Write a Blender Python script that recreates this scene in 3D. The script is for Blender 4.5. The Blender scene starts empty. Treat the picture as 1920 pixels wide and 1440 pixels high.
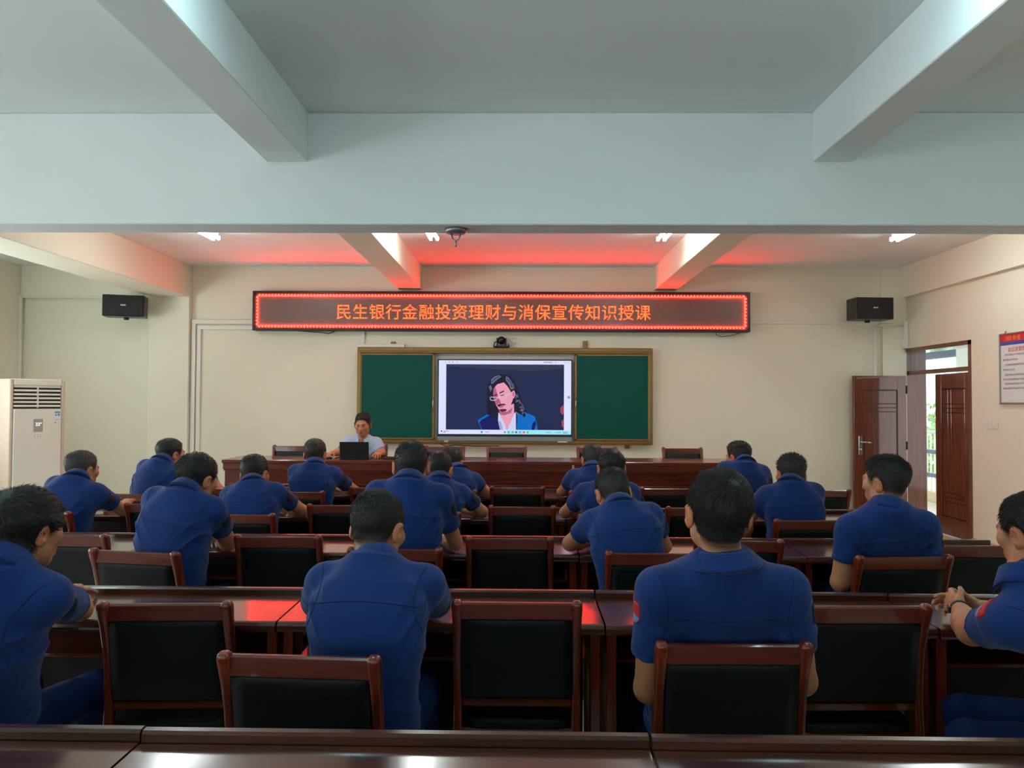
import bpy, math, random
import numpy as np
from math import sin, cos, pi, radians, sqrt, atan
from mathutils import Vector, Matrix
from mathutils.bvhtree import BVHTree
random.seed(7)
SC = bpy.context.scene
COL = SC.collection

# ------------------------------------------------------------------ camera
cam_data = bpy.data.cameras.new('camera')
cam_data.sensor_width = 36.0
cam_data.lens = 1387.0 / 1920.0 * 36.0
cam_data.clip_start = 0.05
cam = bpy.data.objects.new('camera', cam_data)
COL.objects.link(cam)
PITCH, YAW, ROLL = atan(35 / 1387.0), atan(21 / 1387.0), radians(0.3)
cam.matrix_world = (Matrix.Translation((0, 0, 1.55)) @ Matrix.Rotation(YAW, 4, 'Z')
                    @ Matrix.Rotation(pi / 2 + PITCH, 4, 'X') @ Matrix.Rotation(ROLL, 4, 'Z'))
SC.camera = cam

# ------------------------------------------------------------------ world, daylight, exposure
SC.view_settings.view_transform = 'Standard'
SC.view_settings.look = 'None'
SC.view_settings.gamma = 1.0
SC.view_settings.use_curve_mapping = False
SC.view_settings.exposure = 0.08
world = bpy.data.worlds.new('sky')
SC.world = world
world.use_nodes = True
_bg = world.node_tree.nodes['Background']
_bg.inputs[0].default_value = (0.86, 0.95, 1.0, 1)
_bg.inputs[1].default_value = 2.2
TUBE_POWER = 42.0
TUBE_POWER_FRONT = 22.0
LEFT_WINDOW_W = 66.0
REAR_WINDOW_W = 14.0
RED = 60.0

def area_light(name, loc, rot, sx, sy, power, color):
    L = bpy.data.lights.new(name, 'AREA')
    L.shape = 'RECTANGLE'
    L.size, L.size_y = sx, sy
    L.energy = power
    L.color = color
    o = bpy.data.objects.new(name, L)
    o.location = loc
    o.rotation_euler = rot
    COL.objects.link(o)
    return o

# room numbers (metres; x right, y away from the camera, z up)
XL, XR, YB, YF, CEIL = -6.51, 4.86, 9.5, -6.5, 3.30
LEFT_WINDOWS = [(-4.6, -2.9), (1.2, 2.9), (5.3, 7.0)]
REAR_WINDOWS = [(-5.2, -3.2), (-2.0, 0.0), (1.2, 3.2)]
for y0, y1 in LEFT_WINDOWS:
    area_light('window_daylight', (XL + 0.10, (y0 + y1) / 2, 1.7), (0, -pi / 2 - radians(26), 0), 1.4, y1 - y0, LEFT_WINDOW_W, (0.88, 0.98, 1.0))
for x0, x1 in REAR_WINDOWS:
    area_light('window_daylight', ((x0 + x1) / 2, YF + 0.10, 1.65), (pi / 2, 0, 0), x1 - x0, 1.5, REAR_WINDOW_W, (0.55, 0.86, 1.0))

# ------------------------------------------------------------------ materials
def lin(c):
    c = c / 255.0
    return c / 12.92 if c <= 0.04045 else ((c + 0.055) / 1.055) ** 2.4

def rgb(r, g, b):
    return (lin(r), lin(g), lin(b), 1.0)

class NT:
    def __init__(self, name):
        self.m = bpy.data.materials.new(name)
        self.m.use_nodes = True
        self.t = self.m.node_tree
        self.p = self.t.nodes['Principled BSDF']
    def n(self, kind, **kw):
        nd = self.t.nodes.new(kind)
        for k, v in kw.items():
            if k.startswith('i_'):
                key = k[2:]
                nd.inputs[int(key) if key.isdigit() else key.replace('_', ' ')].default_value = v
            else:
                setattr(nd, k, v)
        return nd
    def l(self, a, b):
        self.t.links.new(a, b)

def mat(name, col, rough=0.5, var=0.06, scale=6.0, bump=0.0, bscale=60.0, metal=0.0, coat=0.0, coat_rough=0.1,
        spec=0.5, sheen=0.0, stretch=(1, 1, 1), emit=None, strength=1.0, sss=0.0):
    """Principled material whose base colour and height vary with object-space noise."""
    N = NT(name)
    p = N.p
    p.inputs['Roughness'].default_value = rough
    p.inputs['Metallic'].default_value = metal
    p.inputs['Coat Weight'].default_value = coat
    p.inputs['Coat Roughness'].default_value = coat_rough
    p.inputs['Specular IOR Level'].default_value = spec
    p.inputs['Sheen Weight'].default_value = sheen
    p.inputs['Base Color'].default_value = col
    if var or bump:
        tc = N.n('ShaderNodeTexCoord')
        mp = N.n('ShaderNodeMapping')
        mp.inputs['Scale'].default_value = stretch
        N.l(tc.outputs['Object'], mp.inputs['Vector'])
    if var:
        nz = N.n('ShaderNodeTexNoise', i_Scale=scale, i_Detail=5.0)
        N.l(mp.outputs[0], nz.inputs['Vector'])
        mx = N.n('ShaderNodeMix', data_type='RGBA')
        lo = [max(0, c * (1 - var)) for c in col[:3]] + [1]
        hi = [min(1, c * (1 + var)) for c in col[:3]] + [1]
        mx.inputs['A'].default_value = lo
        mx.inputs['B'].default_value = hi
        N.l(nz.outputs['Fac'], mx.inputs['Factor'])
        N.l(mx.outputs['Result'], p.inputs['Base Color'])
    if bump:
        nb = N.n('ShaderNodeTexNoise', i_Scale=bscale, i_Detail=4.0)
        N.l(mp.outputs[0], nb.inputs['Vector'])
        bp = N.n('ShaderNodeBump', i_Strength=bump, i_Distance=0.002)
        N.l(nb.outputs['Fac'], bp.inputs['Height'])
        N.l(bp.outputs[0], p.inputs['Normal'])
    if emit:
        p.inputs['Emission Color'].default_value = emit
        p.inputs['Emission Strength'].default_value = strength
    if sss:
        p.inputs['Subsurface Weight'].default_value = sss
        p.inputs['Subsurface Radius'].default_value = (0.01, 0.004, 0.002)
    return N.m

def wood(name, dark, light, rough=0.3, coat=0.6, coat_rough=0.12, axis='x', scale=2.0):
    N = NT(name)
    p = N.p
    tc = N.n('ShaderNodeTexCoord')
    mp = N.n('ShaderNodeMapping')
    mp.inputs['Scale'].default_value = {'x': (1.0, 14, 14), 'y': (14, 1.0, 14), 'z': (14, 14, 1.0)}[axis]
    N.l(tc.outputs['Object'], mp.inputs['Vector'])
    nz = N.n('ShaderNodeTexNoise', i_Scale=scale, i_Detail=8.0, i_Distortion=0.6)
    N.l(mp.outputs[0], nz.inputs['Vector'])
    cr = N.n('ShaderNodeValToRGB')
    cr.color_ramp.elements[0].position = 0.32
    cr.color_ramp.elements[1].position = 0.70
    cr.color_ramp.elements[0].color = dark
    cr.color_ramp.elements[1].color = light
    N.l(nz.outputs['Fac'], cr.inputs['Fac'])
    N.l(cr.outputs[0], p.inputs['Base Color'])
    p.inputs['Roughness'].default_value = rough
    p.inputs['Specular IOR Level'].default_value = 0.3
    p.inputs['Coat Weight'].default_value = coat
    p.inputs['Coat Roughness'].default_value = coat_rough
    nb = N.n('ShaderNodeTexNoise', i_Scale=3.0, i_Detail=2.0)
    N.l(tc.outputs['Object'], nb.inputs['Vector'])
    bp = N.n('ShaderNodeBump', i_Strength=0.12, i_Distance=0.002)
    N.l(nb.outputs['Fac'], bp.inputs['Height'])
    N.l(bp.outputs[0], p.inputs['Normal'])
    N.l(bp.outputs[0], p.inputs['Coat Normal'])
    return N.m

def emis(name, col, strength):
    N = NT(name)
    p = N.p
    p.inputs['Base Color'].default_value = (0.004, 0.004, 0.004, 1)
    p.inputs['Emission Color'].default_value = col
    p.inputs['Emission Strength'].default_value = strength
    p.inputs['Roughness'].default_value = 0.5
    p.inputs['Specular IOR Level'].default_value = 0.1
    return N.m

def plaster(name, col, var=0.05):
    N = NT(name)
    p = N.p
    tc = N.n('ShaderNodeTexCoord')
    nz = N.n('ShaderNodeTexNoise', i_Scale=0.9, i_Detail=6.0, i_Roughness=0.6)
    N.l(tc.outputs['Object'], nz.inputs['Vector'])
    n2 = N.n('ShaderNodeTexNoise', i_Scale=9.0, i_Detail=3.0)
    N.l(tc.outputs['Object'], n2.inputs['Vector'])
    r2 = N.n('ShaderNodeMapRange')
    for k, v in (('From Min', 0.70), ('From Max', 0.80), ('To Min', 0.0), ('To Max', 0.12)):
        r2.inputs[k].default_value = v
    N.l(n2.outputs['Fac'], r2.inputs['Value'])
    mx = N.n('ShaderNodeMix', data_type='RGBA')
    mx.inputs['A'].default_value = [c * (1 - var) for c in col[:3]] + [1]
    mx.inputs['B'].default_value = [min(1, c * (1 + var)) for c in col[:3]] + [1]
    N.l(nz.outputs['Fac'], mx.inputs['Factor'])
    m2 = N.n('ShaderNodeMix', data_type='RGBA')
    m2.inputs['B'].default_value = [c * 0.72 for c in col[:3]] + [1]
    N.l(mx.outputs['Result'], m2.inputs['A'])
    N.l(r2.outputs[0], m2.inputs['Factor'])
    N.l(m2.outputs['Result'], p.inputs['Base Color'])
    p.inputs['Roughness'].default_value = 0.75
    p.inputs['Specular IOR Level'].default_value = 0.3
    nb = N.n('ShaderNodeTexNoise', i_Scale=40.0, i_Detail=3.0)
    N.l(tc.outputs['Object'], nb.inputs['Vector'])
    bp = N.n('ShaderNodeBump', i_Strength=0.06, i_Distance=0.003)
    N.l(nb.outputs['Fac'], bp.inputs['Height'])
    N.l(bp.outputs[0], p.inputs['Normal'])
    return N.m

def tiles(name, col, grout, size, rough):
    N = NT(name)
    p = N.p
    tc = N.n('ShaderNodeTexCoord')
    br = N.n('ShaderNodeTexBrick', offset=0.0, i_Scale=1.0)
    br.inputs['Brick Width'].default_value = size
    br.inputs['Row Height'].default_value = size
    br.inputs['Mortar Size'].default_value = 0.003
    br.inputs['Color1'].default_value = col
    br.inputs['Color2'].default_value = [c * 0.95 for c in col[:3]] + [1]
    br.inputs['Mortar'].default_value = grout
    N.l(tc.outputs['Object'], br.inputs['Vector'])
    N.l(br.outputs['Color'], p.inputs['Base Color'])
    p.inputs['Roughness'].default_value = rough
    return N.m

M = {}
M['wall'] = plaster('cream_wall_paint', rgb(233, 229, 208))
M['ceil'] = plaster('ceiling_paint', rgb(238, 241, 241))
M['floor'] = tiles('floor_tiles', rgb(214, 209, 196), rgb(130, 122, 110), 0.6, 0.18)
M['skirt'] = mat('skirting_tile', rgb(196, 172, 132), 0.25, 0.08)
M['wood'] = wood('red_mahogany', (0.060, 0.0072, 0.0026, 1), (0.180, 0.0225, 0.0064, 1), 0.36, 0.7, 0.06)
M['woodz'] = wood('red_mahogany_upright', (0.078, 0.0090, 0.0028, 1), (0.235, 0.0270, 0.0072, 1), 0.36, 0.7, 0.06, axis='z')
M['desk'] = wood('desk_mahogany', (0.040, 0.0090, 0.0045, 1), (0.095, 0.021, 0.0095, 1), 0.24, 1.0, 0.13)
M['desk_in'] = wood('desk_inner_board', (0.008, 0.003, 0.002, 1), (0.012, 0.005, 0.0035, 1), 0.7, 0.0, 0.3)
M['podium'] = wood('podium_mahogany', (0.062, 0.0085, 0.0032, 1), (0.155, 0.025, 0.0085, 1), 0.32, 0.6, 0.12)
M['leather'] = mat('black_leather', (0.0035, 0.0048, 0.0048, 1), 0.5, 0.15, 9, bump=0.35, bscale=180, spec=0.3)
M['black'] = mat('black_plastic', (0.010, 0.010, 0.011, 1), 0.35, 0.1)
M['black_matt'] = mat('black_cloth_grille', (0.008, 0.008, 0.009, 1), 0.7, 0.1, bump=0.5, bscale=400)
M['white_pl'] = mat('white_plastic', rgb(228, 226, 214), 0.35, 0.03)
M['white_enamel'] = mat('white_enamel', rgb(226, 225, 212), 0.28, 0.02)
M['beige_pl'] = mat('beige_plastic', rgb(205, 185, 165), 0.4, 0.04)
M['grey_metal'] = mat('grey_metal', rgb(150, 152, 154), 0.35, 0.05, metal=0.7)
M['chrome'] = mat('brushed_steel', rgb(200, 198, 190), 0.22, 0.05, metal=1.0)
M['brass'] = mat('champagne_aluminium', rgb(140, 113, 62), 0.36, 0.08, metal=0.55, stretch=(1, 8, 8))
M['greenboard'] = mat('green_chalkboard', (0.0015, 0.078, 0.060, 1), 0.6, 0.10, 2.5, spec=0.2)
M['whiteboard'] = mat('white_board_panel', rgb(200, 192, 188), 0.35, 0.04)
M['door'] = wood('door_mahogany', (0.11, 0.026, 0.010, 1), (0.185, 0.048, 0.018, 1), 0.26, 0.75, 0.05, axis='z')
M['doordark'] = mat('door_groove', (0.020, 0.006, 0.004, 1), 0.4, 0.1)
M['cable'] = mat('black_cable', (0.01, 0.01, 0.01, 1), 0.5, 0.05)

# ------------------------------------------------------------------ mesh helpers
class MB:
    """Collects shapes into one mesh."""
    def __init__(self):
        self.v, self.f, self.mi, self.sm = [], [], [], []
        self.cur = 0
    def add(self, vs, fs, smooth=False):
        b = len(self.v)
        self.v += [tuple(p) for p in vs]
        self.f += [tuple(i + b for i in q) for q in fs]
        self.mi += [self.cur] * len(fs)
        self.sm += [smooth] * len(fs)
        return self
    def box(self, x0, x1, y0, y1, z0, z1, c=0.0):
        if c <= 0:
            vs = [(x, y, z) for z in (z0, z1) for y in (y0, y1) for x in (x0, x1)]
            return self.add(vs, [(0, 2, 3, 1), (4, 5, 7, 6), (0, 1, 5, 4), (2, 6, 7, 3), (0, 4, 6, 2), (1, 3, 7, 5)])
        c = min(c, 0.49 * abs(x1 - x0), 0.49 * abs(y1 - y0), 0.49 * abs(z1 - z0))
        X, Y, Z = (x0, x1), (y0, y1), (z0, z1)
        vs, ix = [], {}
        for i in (0, 1):
            for j in (0, 1):
                for k in (0, 1):
                    s = [(-1, 1)[i], (-1, 1)[j], (-1, 1)[k]]
                    P = [X[i], Y[j], Z[k]]
                    for a in range(3):
                        q = [P[b] - (s[b] * c if b != a else 0) for b in range(3)]
                        ix[i, j, k, a] = len(vs)
                        vs.append(q)
        fs = []
        for a in range(3):
            b, d = [(1, 2), (2, 0), (0, 1)][a]
            for s in (0, 1):
                q = []
                for e in ((0, 0), (1, 0), (1, 1), (0, 1)):
                    t = [0, 0, 0]
                    t[a], t[b], t[d] = s, e[0], e[1]
                    q.append(ix[t[0], t[1], t[2], a])
                fs.append(q if s else q[::-1])
            for e in ((0, 0), (1, 0), (1, 1), (0, 1)):
                q = []
                for s, ax in ((0, b), (0, d), (1, d), (1, b)):
                    t = [0, 0, 0]
                    t[a], t[b], t[d] = s, e[0], e[1]
                    q.append(ix[t[0], t[1], t[2], ax])
                fs.append(q if (e[0] + e[1]) % 2 else q[::-1])
        for i in (0, 1):
            for j in (0, 1):
                for k in (0, 1):
                    q = [ix[i, j, k, 0], ix[i, j, k, 1], ix[i, j, k, 2]]
                    fs.append(q if (i + j + k) % 2 else q[::-1])
        return self.add(vs, fs)
    def loft(self, rings, smooth=True, cap=True, closed=True):
        n = len(rings[0])
        vs = [p for r in rings for p in r]
        fs = []
        for a in range(len(rings) - 1):
            for i in range(n if closed else n - 1):
                j = (i + 1) % n
                fs.append((a * n + i, a * n + j, (a + 1) * n + j, (a + 1) * n + i))
        if cap:
            fs.append(tuple(range(n))[::-1])
            fs.append(tuple((len(rings) - 1) * n + i for i in range(n)))
        return self.add(vs, fs, smooth)
    def tube(self, pts, r, seg=8, smooth=True):
        pts = [Vector(p) for p in pts]
        rings = []
        up = Vector((0, 0, 1))
        for i, p in enumerate(pts):
            d = (pts[min(i + 1, len(pts) - 1)] - pts[max(i - 1, 0)]).normalized()
            if abs(d.dot(up)) > 0.95:
                up = Vector((1, 0, 0)) if abs(d.x) < 0.9 else Vector((0, 1, 0))
            u = d.cross(up).normalized()
            w = u.cross(d).normalized()
            rr = r[i] if isinstance(r, (list, tuple)) else r
            rings.append([p + u * (cos(2 * pi * k / seg) * rr) + w * (sin(2 * pi * k / seg) * rr) for k in range(seg)])
        return self.loft(rings, smooth)
    def cyl(self, c, axis, r, h, seg=20, r2=None):
        a = Vector(axis).normalized()
        c = Vector(c)
        return self.tube([c, c + a * h], [r, r if r2 is None else r2], seg, True)
    def sphere(self, c, r, nu=16, nv=10, sc=(1, 1, 1)):
        rings = []
        for j in range(1, nv):
            t = pi * j / nv
            rings.append([(c[0] + r * sc[0] * sin(t) * cos(2 * pi * i / nu), c[1] + r * sc[1] * sin(t) * sin(2 * pi * i / nu), c[2] - r * sc[2] * cos(t)) for i in range(nu)])
        return self.loft(rings, True, True)
    def poly(self, pts, y0, y1):
        """Outline in the xz plane, facing -y at y0, extruded to y1."""
        n = len(pts)
        vs = [(x, y0, z) for x, z in pts] + [(x, y1, z) for x, z in pts]
        fs = [tuple(range(n)), tuple(range(2 * n - 1, n - 1, -1))]
        fs += [(i, i + n, (i + 1) % n + n, (i + 1) % n) for i in range(n)]
        return self.add(vs, fs)
    def xf(self, m):
        self.v = [tuple(m @ Vector(p)) for p in self.v]
        return self
    def build(self, name, mats, parent=None, loc=None):
        me = bpy.data.meshes.new(name)
        me.from_pydata(self.v, [], self.f)
        for m in (mats if isinstance(mats, (list, tuple)) else [mats]):
            me.materials.append(m)
        me.polygons.foreach_set('material_index', self.mi)
        me.polygons.foreach_set('use_smooth', self.sm)
        me.update()
        o = bpy.data.objects.new(name, me)
        COL.objects.link(o)
        if parent:
            o.parent = parent
        if loc:
            o.location = loc
        return o

def empty(name, loc=(0, 0, 0), rz=0.0):
    o = bpy.data.objects.new(name, None)
    o.empty_display_size = 0.1
    o.location = loc
    o.rotation_euler = (0, 0, rz)
    COL.objects.link(o)
    return o

def tag(o, label, cat, group=None):
    o['label'] = label
    o['category'] = cat
    if group:
        o['group'] = group
    return o

def struct(o, label=None):
    o['kind'] = 'structure'
    if label:
        o['label'] = label
    return o

def kids(o):
    return [c for c in ALLKIDS.get(o.name, [])]

def copy_tree(o, kidmap):
    """Copies a thing with its parts and sub-parts."""
    r = o.copy()
    COL.objects.link(r)
    for ch, subs in kidmap:
        c = ch.copy()
        COL.objects.link(c)
        c.parent = r
        for s in subs:
            d = s.copy()
            COL.objects.link(d)
            d.parent = c
    return r

def text_mesh(s, size, mats, name, parent=None, loc=(0, 0, 0), rot=(pi / 2, 0, 0), extrude=0.002, offset=0.0, align='LEFT', space=1.0, stretch=1.0):
    cu = bpy.data.curves.new('lettering', 'FONT')
    cu.body = s
    cu.size = size
    cu.extrude = extrude
    cu.offset = offset
    cu.align_x = align
    cu.space_character = space
    t = bpy.data.objects.new('lettering', cu)
    COL.objects.link(t)
    bpy.context.view_layer.update()
    me = bpy.data.meshes.new_from_object(t.evaluated_get(bpy.context.evaluated_depsgraph_get()))
    COL.objects.unlink(t)
    bpy.data.objects.remove(t)
    me.materials.clear()
    me.materials.append(mats)
    o = bpy.data.objects.new(name, me)
    COL.objects.link(o)
    if parent:
        o.parent = parent
    o.location = loc
    o.rotation_euler = rot
    o.scale = (stretch, 1, 1)
    return o

# ================================================================== THE SETTING
T = 0.24
struct(MB().box(XL - T, 9.0, YF - T, 16.0, -0.12, 0.0).build('floor', M['floor']), 'beige glossy tiled floor')
struct(MB().box(XL - T, XR + T, YF - T, YB + T, CEIL, CEIL + 0.15).build('ceiling', M['ceil']), 'off-white painted ceiling')
struct(MB().box(XL - T, XR + T, YB, YB + T, 0, CEIL).build('wall_back', M['wall']), 'cream wall behind the blackboard')
# left wall with window openings
w = MB()
ys = [YF - T] + [v for p in LEFT_WINDOWS for v in p] + [YB]
for i in range(0, len(ys), 2):
    w.box(XL - T, XL, ys[i], ys[i + 1], 0, CEIL)
for y0, y1 in LEFT_WINDOWS:
    w.box(XL - T, XL, y0, y1, 0, 0.95)
    w.box(XL - T, XL, y0, y1, 2.45, CEIL)
struct(w.build('wall_left', M['wall']))
w = MB()
xs = [XL] + [v for p in REAR_WINDOWS for v in p] + [XR]
for i in range(0, len(xs), 2):
    w.box(xs[i], xs[i + 1], YF - T, YF, 0, CEIL)
for x0, x1 in REAR_WINDOWS:
    w.box(x0, x1, YF - T, YF, 0, 0.85)
    w.box(x0, x1, YF - T, YF, 2.45, CEIL)
struct(w.build('wall_rear', M['wall']))
# right wall with the doorway
DY0, DY1, DZ = 8.09, 9.5, 2.26
w = MB().box(XR, XR + T, YF - T, DY0, 0, CEIL).box(XR, XR + T, DY0, YB, DZ, CEIL)
struct(w.build('wall_right', M['wall']), 'cream wall with the double door')
glassN = NT('window_glass')
glassN.p.inputs['Base Color'].default_value = (0.9, 0.97, 1, 1)
glassN.p.inputs['Roughness'].default_value = 0.02
glassN.p.inputs['Transmission Weight'].default_value = 1.0
glassN.p.inputs['IOR'].default_value = 1.2
M['glass'] = glassN.m
wn = 0
for y0, y1 in LEFT_WINDOWS:
    wn += 1
    f = MB()
    for a, b in ((y0, y0 + .05), ((y0 + y1) / 2 - .03, (y0 + y1) / 2 + .03), (y1 - .05, y1)):
        f.box(XL - .12, XL - .06, a, b, .95, 2.45)
    f.box(XL - .12, XL - .06, y0, y1, .95, 1.0).box(XL - .12, XL - .06, y0, y1, 2.40, 2.45)
    fo = struct(f.build('window_%d' % wn, M['white_pl']))
    MB().box(XL - .095, XL - .09, y0 + .04, y1 - .04, .98, 2.42).build('window_pane', M['glass'], fo)
for x0, x1 in REAR_WINDOWS:
    wn += 1
    f = MB()
    for a, b in ((x0, x0 + .05), ((x0 + x1) / 2 - .03, (x0 + x1) / 2 + .03), (x1 - .05, x1)):
        f.box(a, b, YF - .12, YF - .06, .85, 2.45)
    f.box(x0, x1, YF - .12, YF - .06, .85, .9).box(x0, x1, YF - .12, YF - .06, 2.40, 2.45)
    fo = struct(f.build('window_%d' % wn, M['white_pl']))
    MB().box(x0 + .04, x1 - .04, YF - .095, YF - .09, .88, 2.42).build('window_pane', M['glass'], fo)
# beams
struct(MB().box(XL, XR, 4.42, 4.655, 2.62, CEIL, 0.006).build('beam_cross', M['ceil']), 'deep cross beam under the ceiling')
for i, (x0, x1) in enumerate(((-4.58, -4.30), (-1.56, -1.31), (1.725, 1.955))):
    z0 = 2.90 if i == 0 else 3.0
    struct(MB().box(x0, x1, YF, 4.42, z0, CEIL, 0.005).build('beam_front', M['ceil']))
    struct(MB().box(x0 - (.05 if i else .2), x1, 4.655, YB, z0 if i else 2.89, CEIL, 0.005).build('beam_back', M['wall']))
struct(MB().box(XR - 0.06, XR, YF, YB, 2.905, CEIL, 0.004).build('beam_right', M['wall']))
struct(MB().box(XL, -4.82, YB - 0.05, YB, 2.90, CEIL, 0.004).build('beam_left', M['wall']))
# columns
struct(MB().box(-4.82, -4.295, YB - 0.09, YB, 0, 2.95, 0.004).build('column_left', M['wall']))
struct(MB().box(4.56, XR, YB - 0.06, YB, 0, CEIL, 0.004).build('column_right', M['wall']))
# skirting
struct(MB().box(XL, XR, YB - .105, YB - 0.0, 0, 0.12, 0.003).build('baseboard_back', M['skirt']))
struct(MB().box(XR - .012, XR, YF, DY0 - .0, 0, 0.12, 0.003).build('baseboard_right', M['skirt']))
struct(MB().box(XL, XL + .012, YF, YB - .11, 0, 0.12, 0.003).build('baseboard_left', M['skirt']))
# dais
struct(MB().box(-4.2, 3.3, 7.30, YB - .11, 0, 0.195, 0.004).build('floor_dais', M['floor']), 'low dais under the head table')

# doorway: frame, transom, leaves
df = MB()
df.box(XR - .01, XR + T + .01, DY0, DY0 + .045, 0, DZ).box(XR - .01, XR + T + .01, YB - .045, YB - .0, 0, DZ)
df.box(XR - .01, XR + T + .01, DY0, YB, DZ - .05, DZ)
df.box(XR + .02, XR + .10, DY0, YB, 1.925, 1.975)
d1 = struct(df.build('door_1', M['door']), 'red-brown double door frame with a transom')
MB().box(XR + .055, XR + .06, DY0 + .045, YB - .045, 1.975, DZ - .05).build('transom_pane', M['glass'], d1)
MB().box(XR - .01, XR + T + .02, DY0, YB, 0, 0.05, .004).build('door_threshold', M['skirt'], d1)

def door_leaf(name, width, height):
    """Leaf in the xz plane: hinge at x=0, room face toward -y, 0.045 thick."""
    r = empty(name)
    b = MB()
    y0, y1 = 0.0, 0.045
    s, pz0, pz1 = .12, .20, height - .17
    b.box(0, s, y0, y1, 0, height, .002).box(width - s, width, y0, y1, 0, height, .002)
    b.box(s, width - s, y0, y1, 0, pz0, .002).box(s, width - s, y0, y1, pz1, height, .002)
    b.build('leaf_frame', M['door'], r)
    p = MB()
    # sunken panel cut by grooves into fields
    xs = [s + .012, s + .012 + (width - 2 * s) * .56, s + .012 + (width - 2 * s) * .70, width - s - .012]
    zs = [pz0 + .012, pz0 + .18, pz0 + .23, pz0 + .28, pz1 - .28, pz1 - .23, pz1 - .18, pz1 - .012]
    for i in range(3):
        for j in range(7):
            p.box(xs[i] + .003, xs[i + 1] - .003, y0 + .006, y1 - .006, zs[j] + .003, zs[j + 1] - .003, .003)
    pn = p.build('leaf_panel', M['door'], r)
    MB().box(s, width - s, y0 + .010, y1 - .010, pz0, pz1).build('panel_groove', M['doordark'], pn)
    h = MB()
    for q in (.12, height * .5, height - .22):
        h.cyl((0.0, -.004, q), (0, 0, 1), .009, .10, 10)
    h.build('hinge', M['doordark'], r)
    return r
left_leaf = struct(door_leaf('door_2', .70, 1.85), 'open door leaf with a steel lever handle')
# opened into the room, standing almost parallel to the back wall
left_leaf.location = (XR - .02, YB - .085, .06)
left_leaf.rotation_euler = (0, 0, pi + radians(7))
left_leaf.scale = (1, -1, 1)
hd = MB().box(.600, .648, -.012, 0.0, .86, 1.10, .006)
hd.cyl((.624, -.012, 1.02), (0, -1, 0), .014, .035, 14)
hd.tube([(.624, -.045, 1.02), (.56, -.05, 1.02), (.50, -.048, 1.015)], [.010, .009, .008], 10)
hd.cyl((.624, -.012, .93), (0, -1, 0), .013, .008, 14)
hd.build('door_handle', M['chrome'], left_leaf)
right_leaf = struct(door_leaf('door_3', .70, 1.85), 'closed door leaf beside the light switches')
right_leaf.location = (XR + .02, DY0 + .045, .06)
right_leaf.rotation_euler = (0, 0, pi / 2)
right_leaf.scale = (1, -1, 1)
# swap the mirrored leaf so that its face looks into the room

# ------------------------------------------------------------------ outside the door
M['outwall'] = mat('outside_wall_paint', rgb(225, 224, 215), 0.7, 0.03)
M['navy_frame'] = mat('dark_blue_frame', rgb(70, 80, 105), 0.4, 0.05)
M['leaf'] = mat('tree_leaves', rgb(150, 182, 122), 0.6, 0.25, 9)
M['bark'] = mat('tree_bark', rgb(90, 70, 50), 0.8, 0.2)
M['lawn'] = mat('far_lawn', rgb(140, 175, 100), 0.9, 0.2)
struct(MB().box(XR + T, 6.9, 6.0, 16.0, 2.62, 2.75).build('ceiling_corridor', M['outwall']))
struct(MB().box(6.55, 6.75, 6.0, 16.0, 0, .16, .005).build('kerb_corridor', M['skirt']))
struct(MB().box(6.50, 6.80, 8.6, 11.2, 0, 2.62, .005).build('column_corridor', M['outwall']))
struct(MB().box(6.55, 6.75, 11.2, 16.0, 2.30, 2.44, .005).build('beam_corridor', M['navy_frame']))
struct(MB().box(9.0, 40.0, -5, 60, -5.2, -5.0).build('ground_outside', M['lawn']))
rail = empty('corridor_railing', (6.65, 11.2, .16))
tag(rail, 'white barred railing outside the open doorway', 'railing')
MB().tube([(0, 0, .95), (0, 4.6, .95)], .03, 10).build('top_rail', M['white_pl'], rail)
MB().box(-.02, .02, 0, 4.6, .60, .66).box(-.02, .02, 0, 4.6, .22, .28).build('cross_rail', M['navy_frame'], rail)
bars = MB()
for i in range(40):
    bars.box(-.010, .010, .05 + i * .115, .072 + i * .115, 0, .93)
bars.build('bars', M['white_pl'], rail)
def leafy_tree(x, y, z, h, r, label, seed):
    rn = random.Random(seed)
    t = empty('leafy_tree', (x, y, z))
    tag(t, label, 'tree', 'trees outside')
    MB().tube([(0, 0, 0), (.1, .05, h * .4), (0, 0, h * .8)], [.18, .13, .06], 10).build('trunk', M['bark'], t)
    c = MB()
    for i in range(1700):
        a, b, q = rn.uniform(0, 2 * pi), rn.uniform(-1, 1), rn.random() ** .4
        s = sqrt(1 - b * b)
        p = Vector((r * q * s * cos(a), r * q * s * sin(a), h * .62 + r * 1.25 * q * b))
        u = Vector((rn.gauss(0, 1), rn.gauss(0, 1), rn.gauss(0, 1))).normalized() * rn.uniform(.10, .20)
        w_ = u.orthogonal().normalized() * u.length * .55
        n_ = u.cross(w_).normalized() * .03
        c.add([p - u, p + w_ + n_, p + u, p - w_ + n_, p - n_ * 2], [(0, 1, 2, 3), (0, 4, 1), (1, 4, 2), (2, 4, 3), (3, 4, 0)])
    c.build('crown', M['leaf'], t)
leafy_tree(16.0, 27.0, -4.9, 6.2, 2.4, 'green tree seen through the door gap, taller one', 1)
leafy_tree(12.6, 21.5, -4.1, 4.5, 1.9, 'green tree seen through the door gap, lower one in front', 2)
leafy_tree(21.5, 33.0, -4.6, 5.5, 2.4, 'green tree seen behind the corridor railing, far one', 3)

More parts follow.
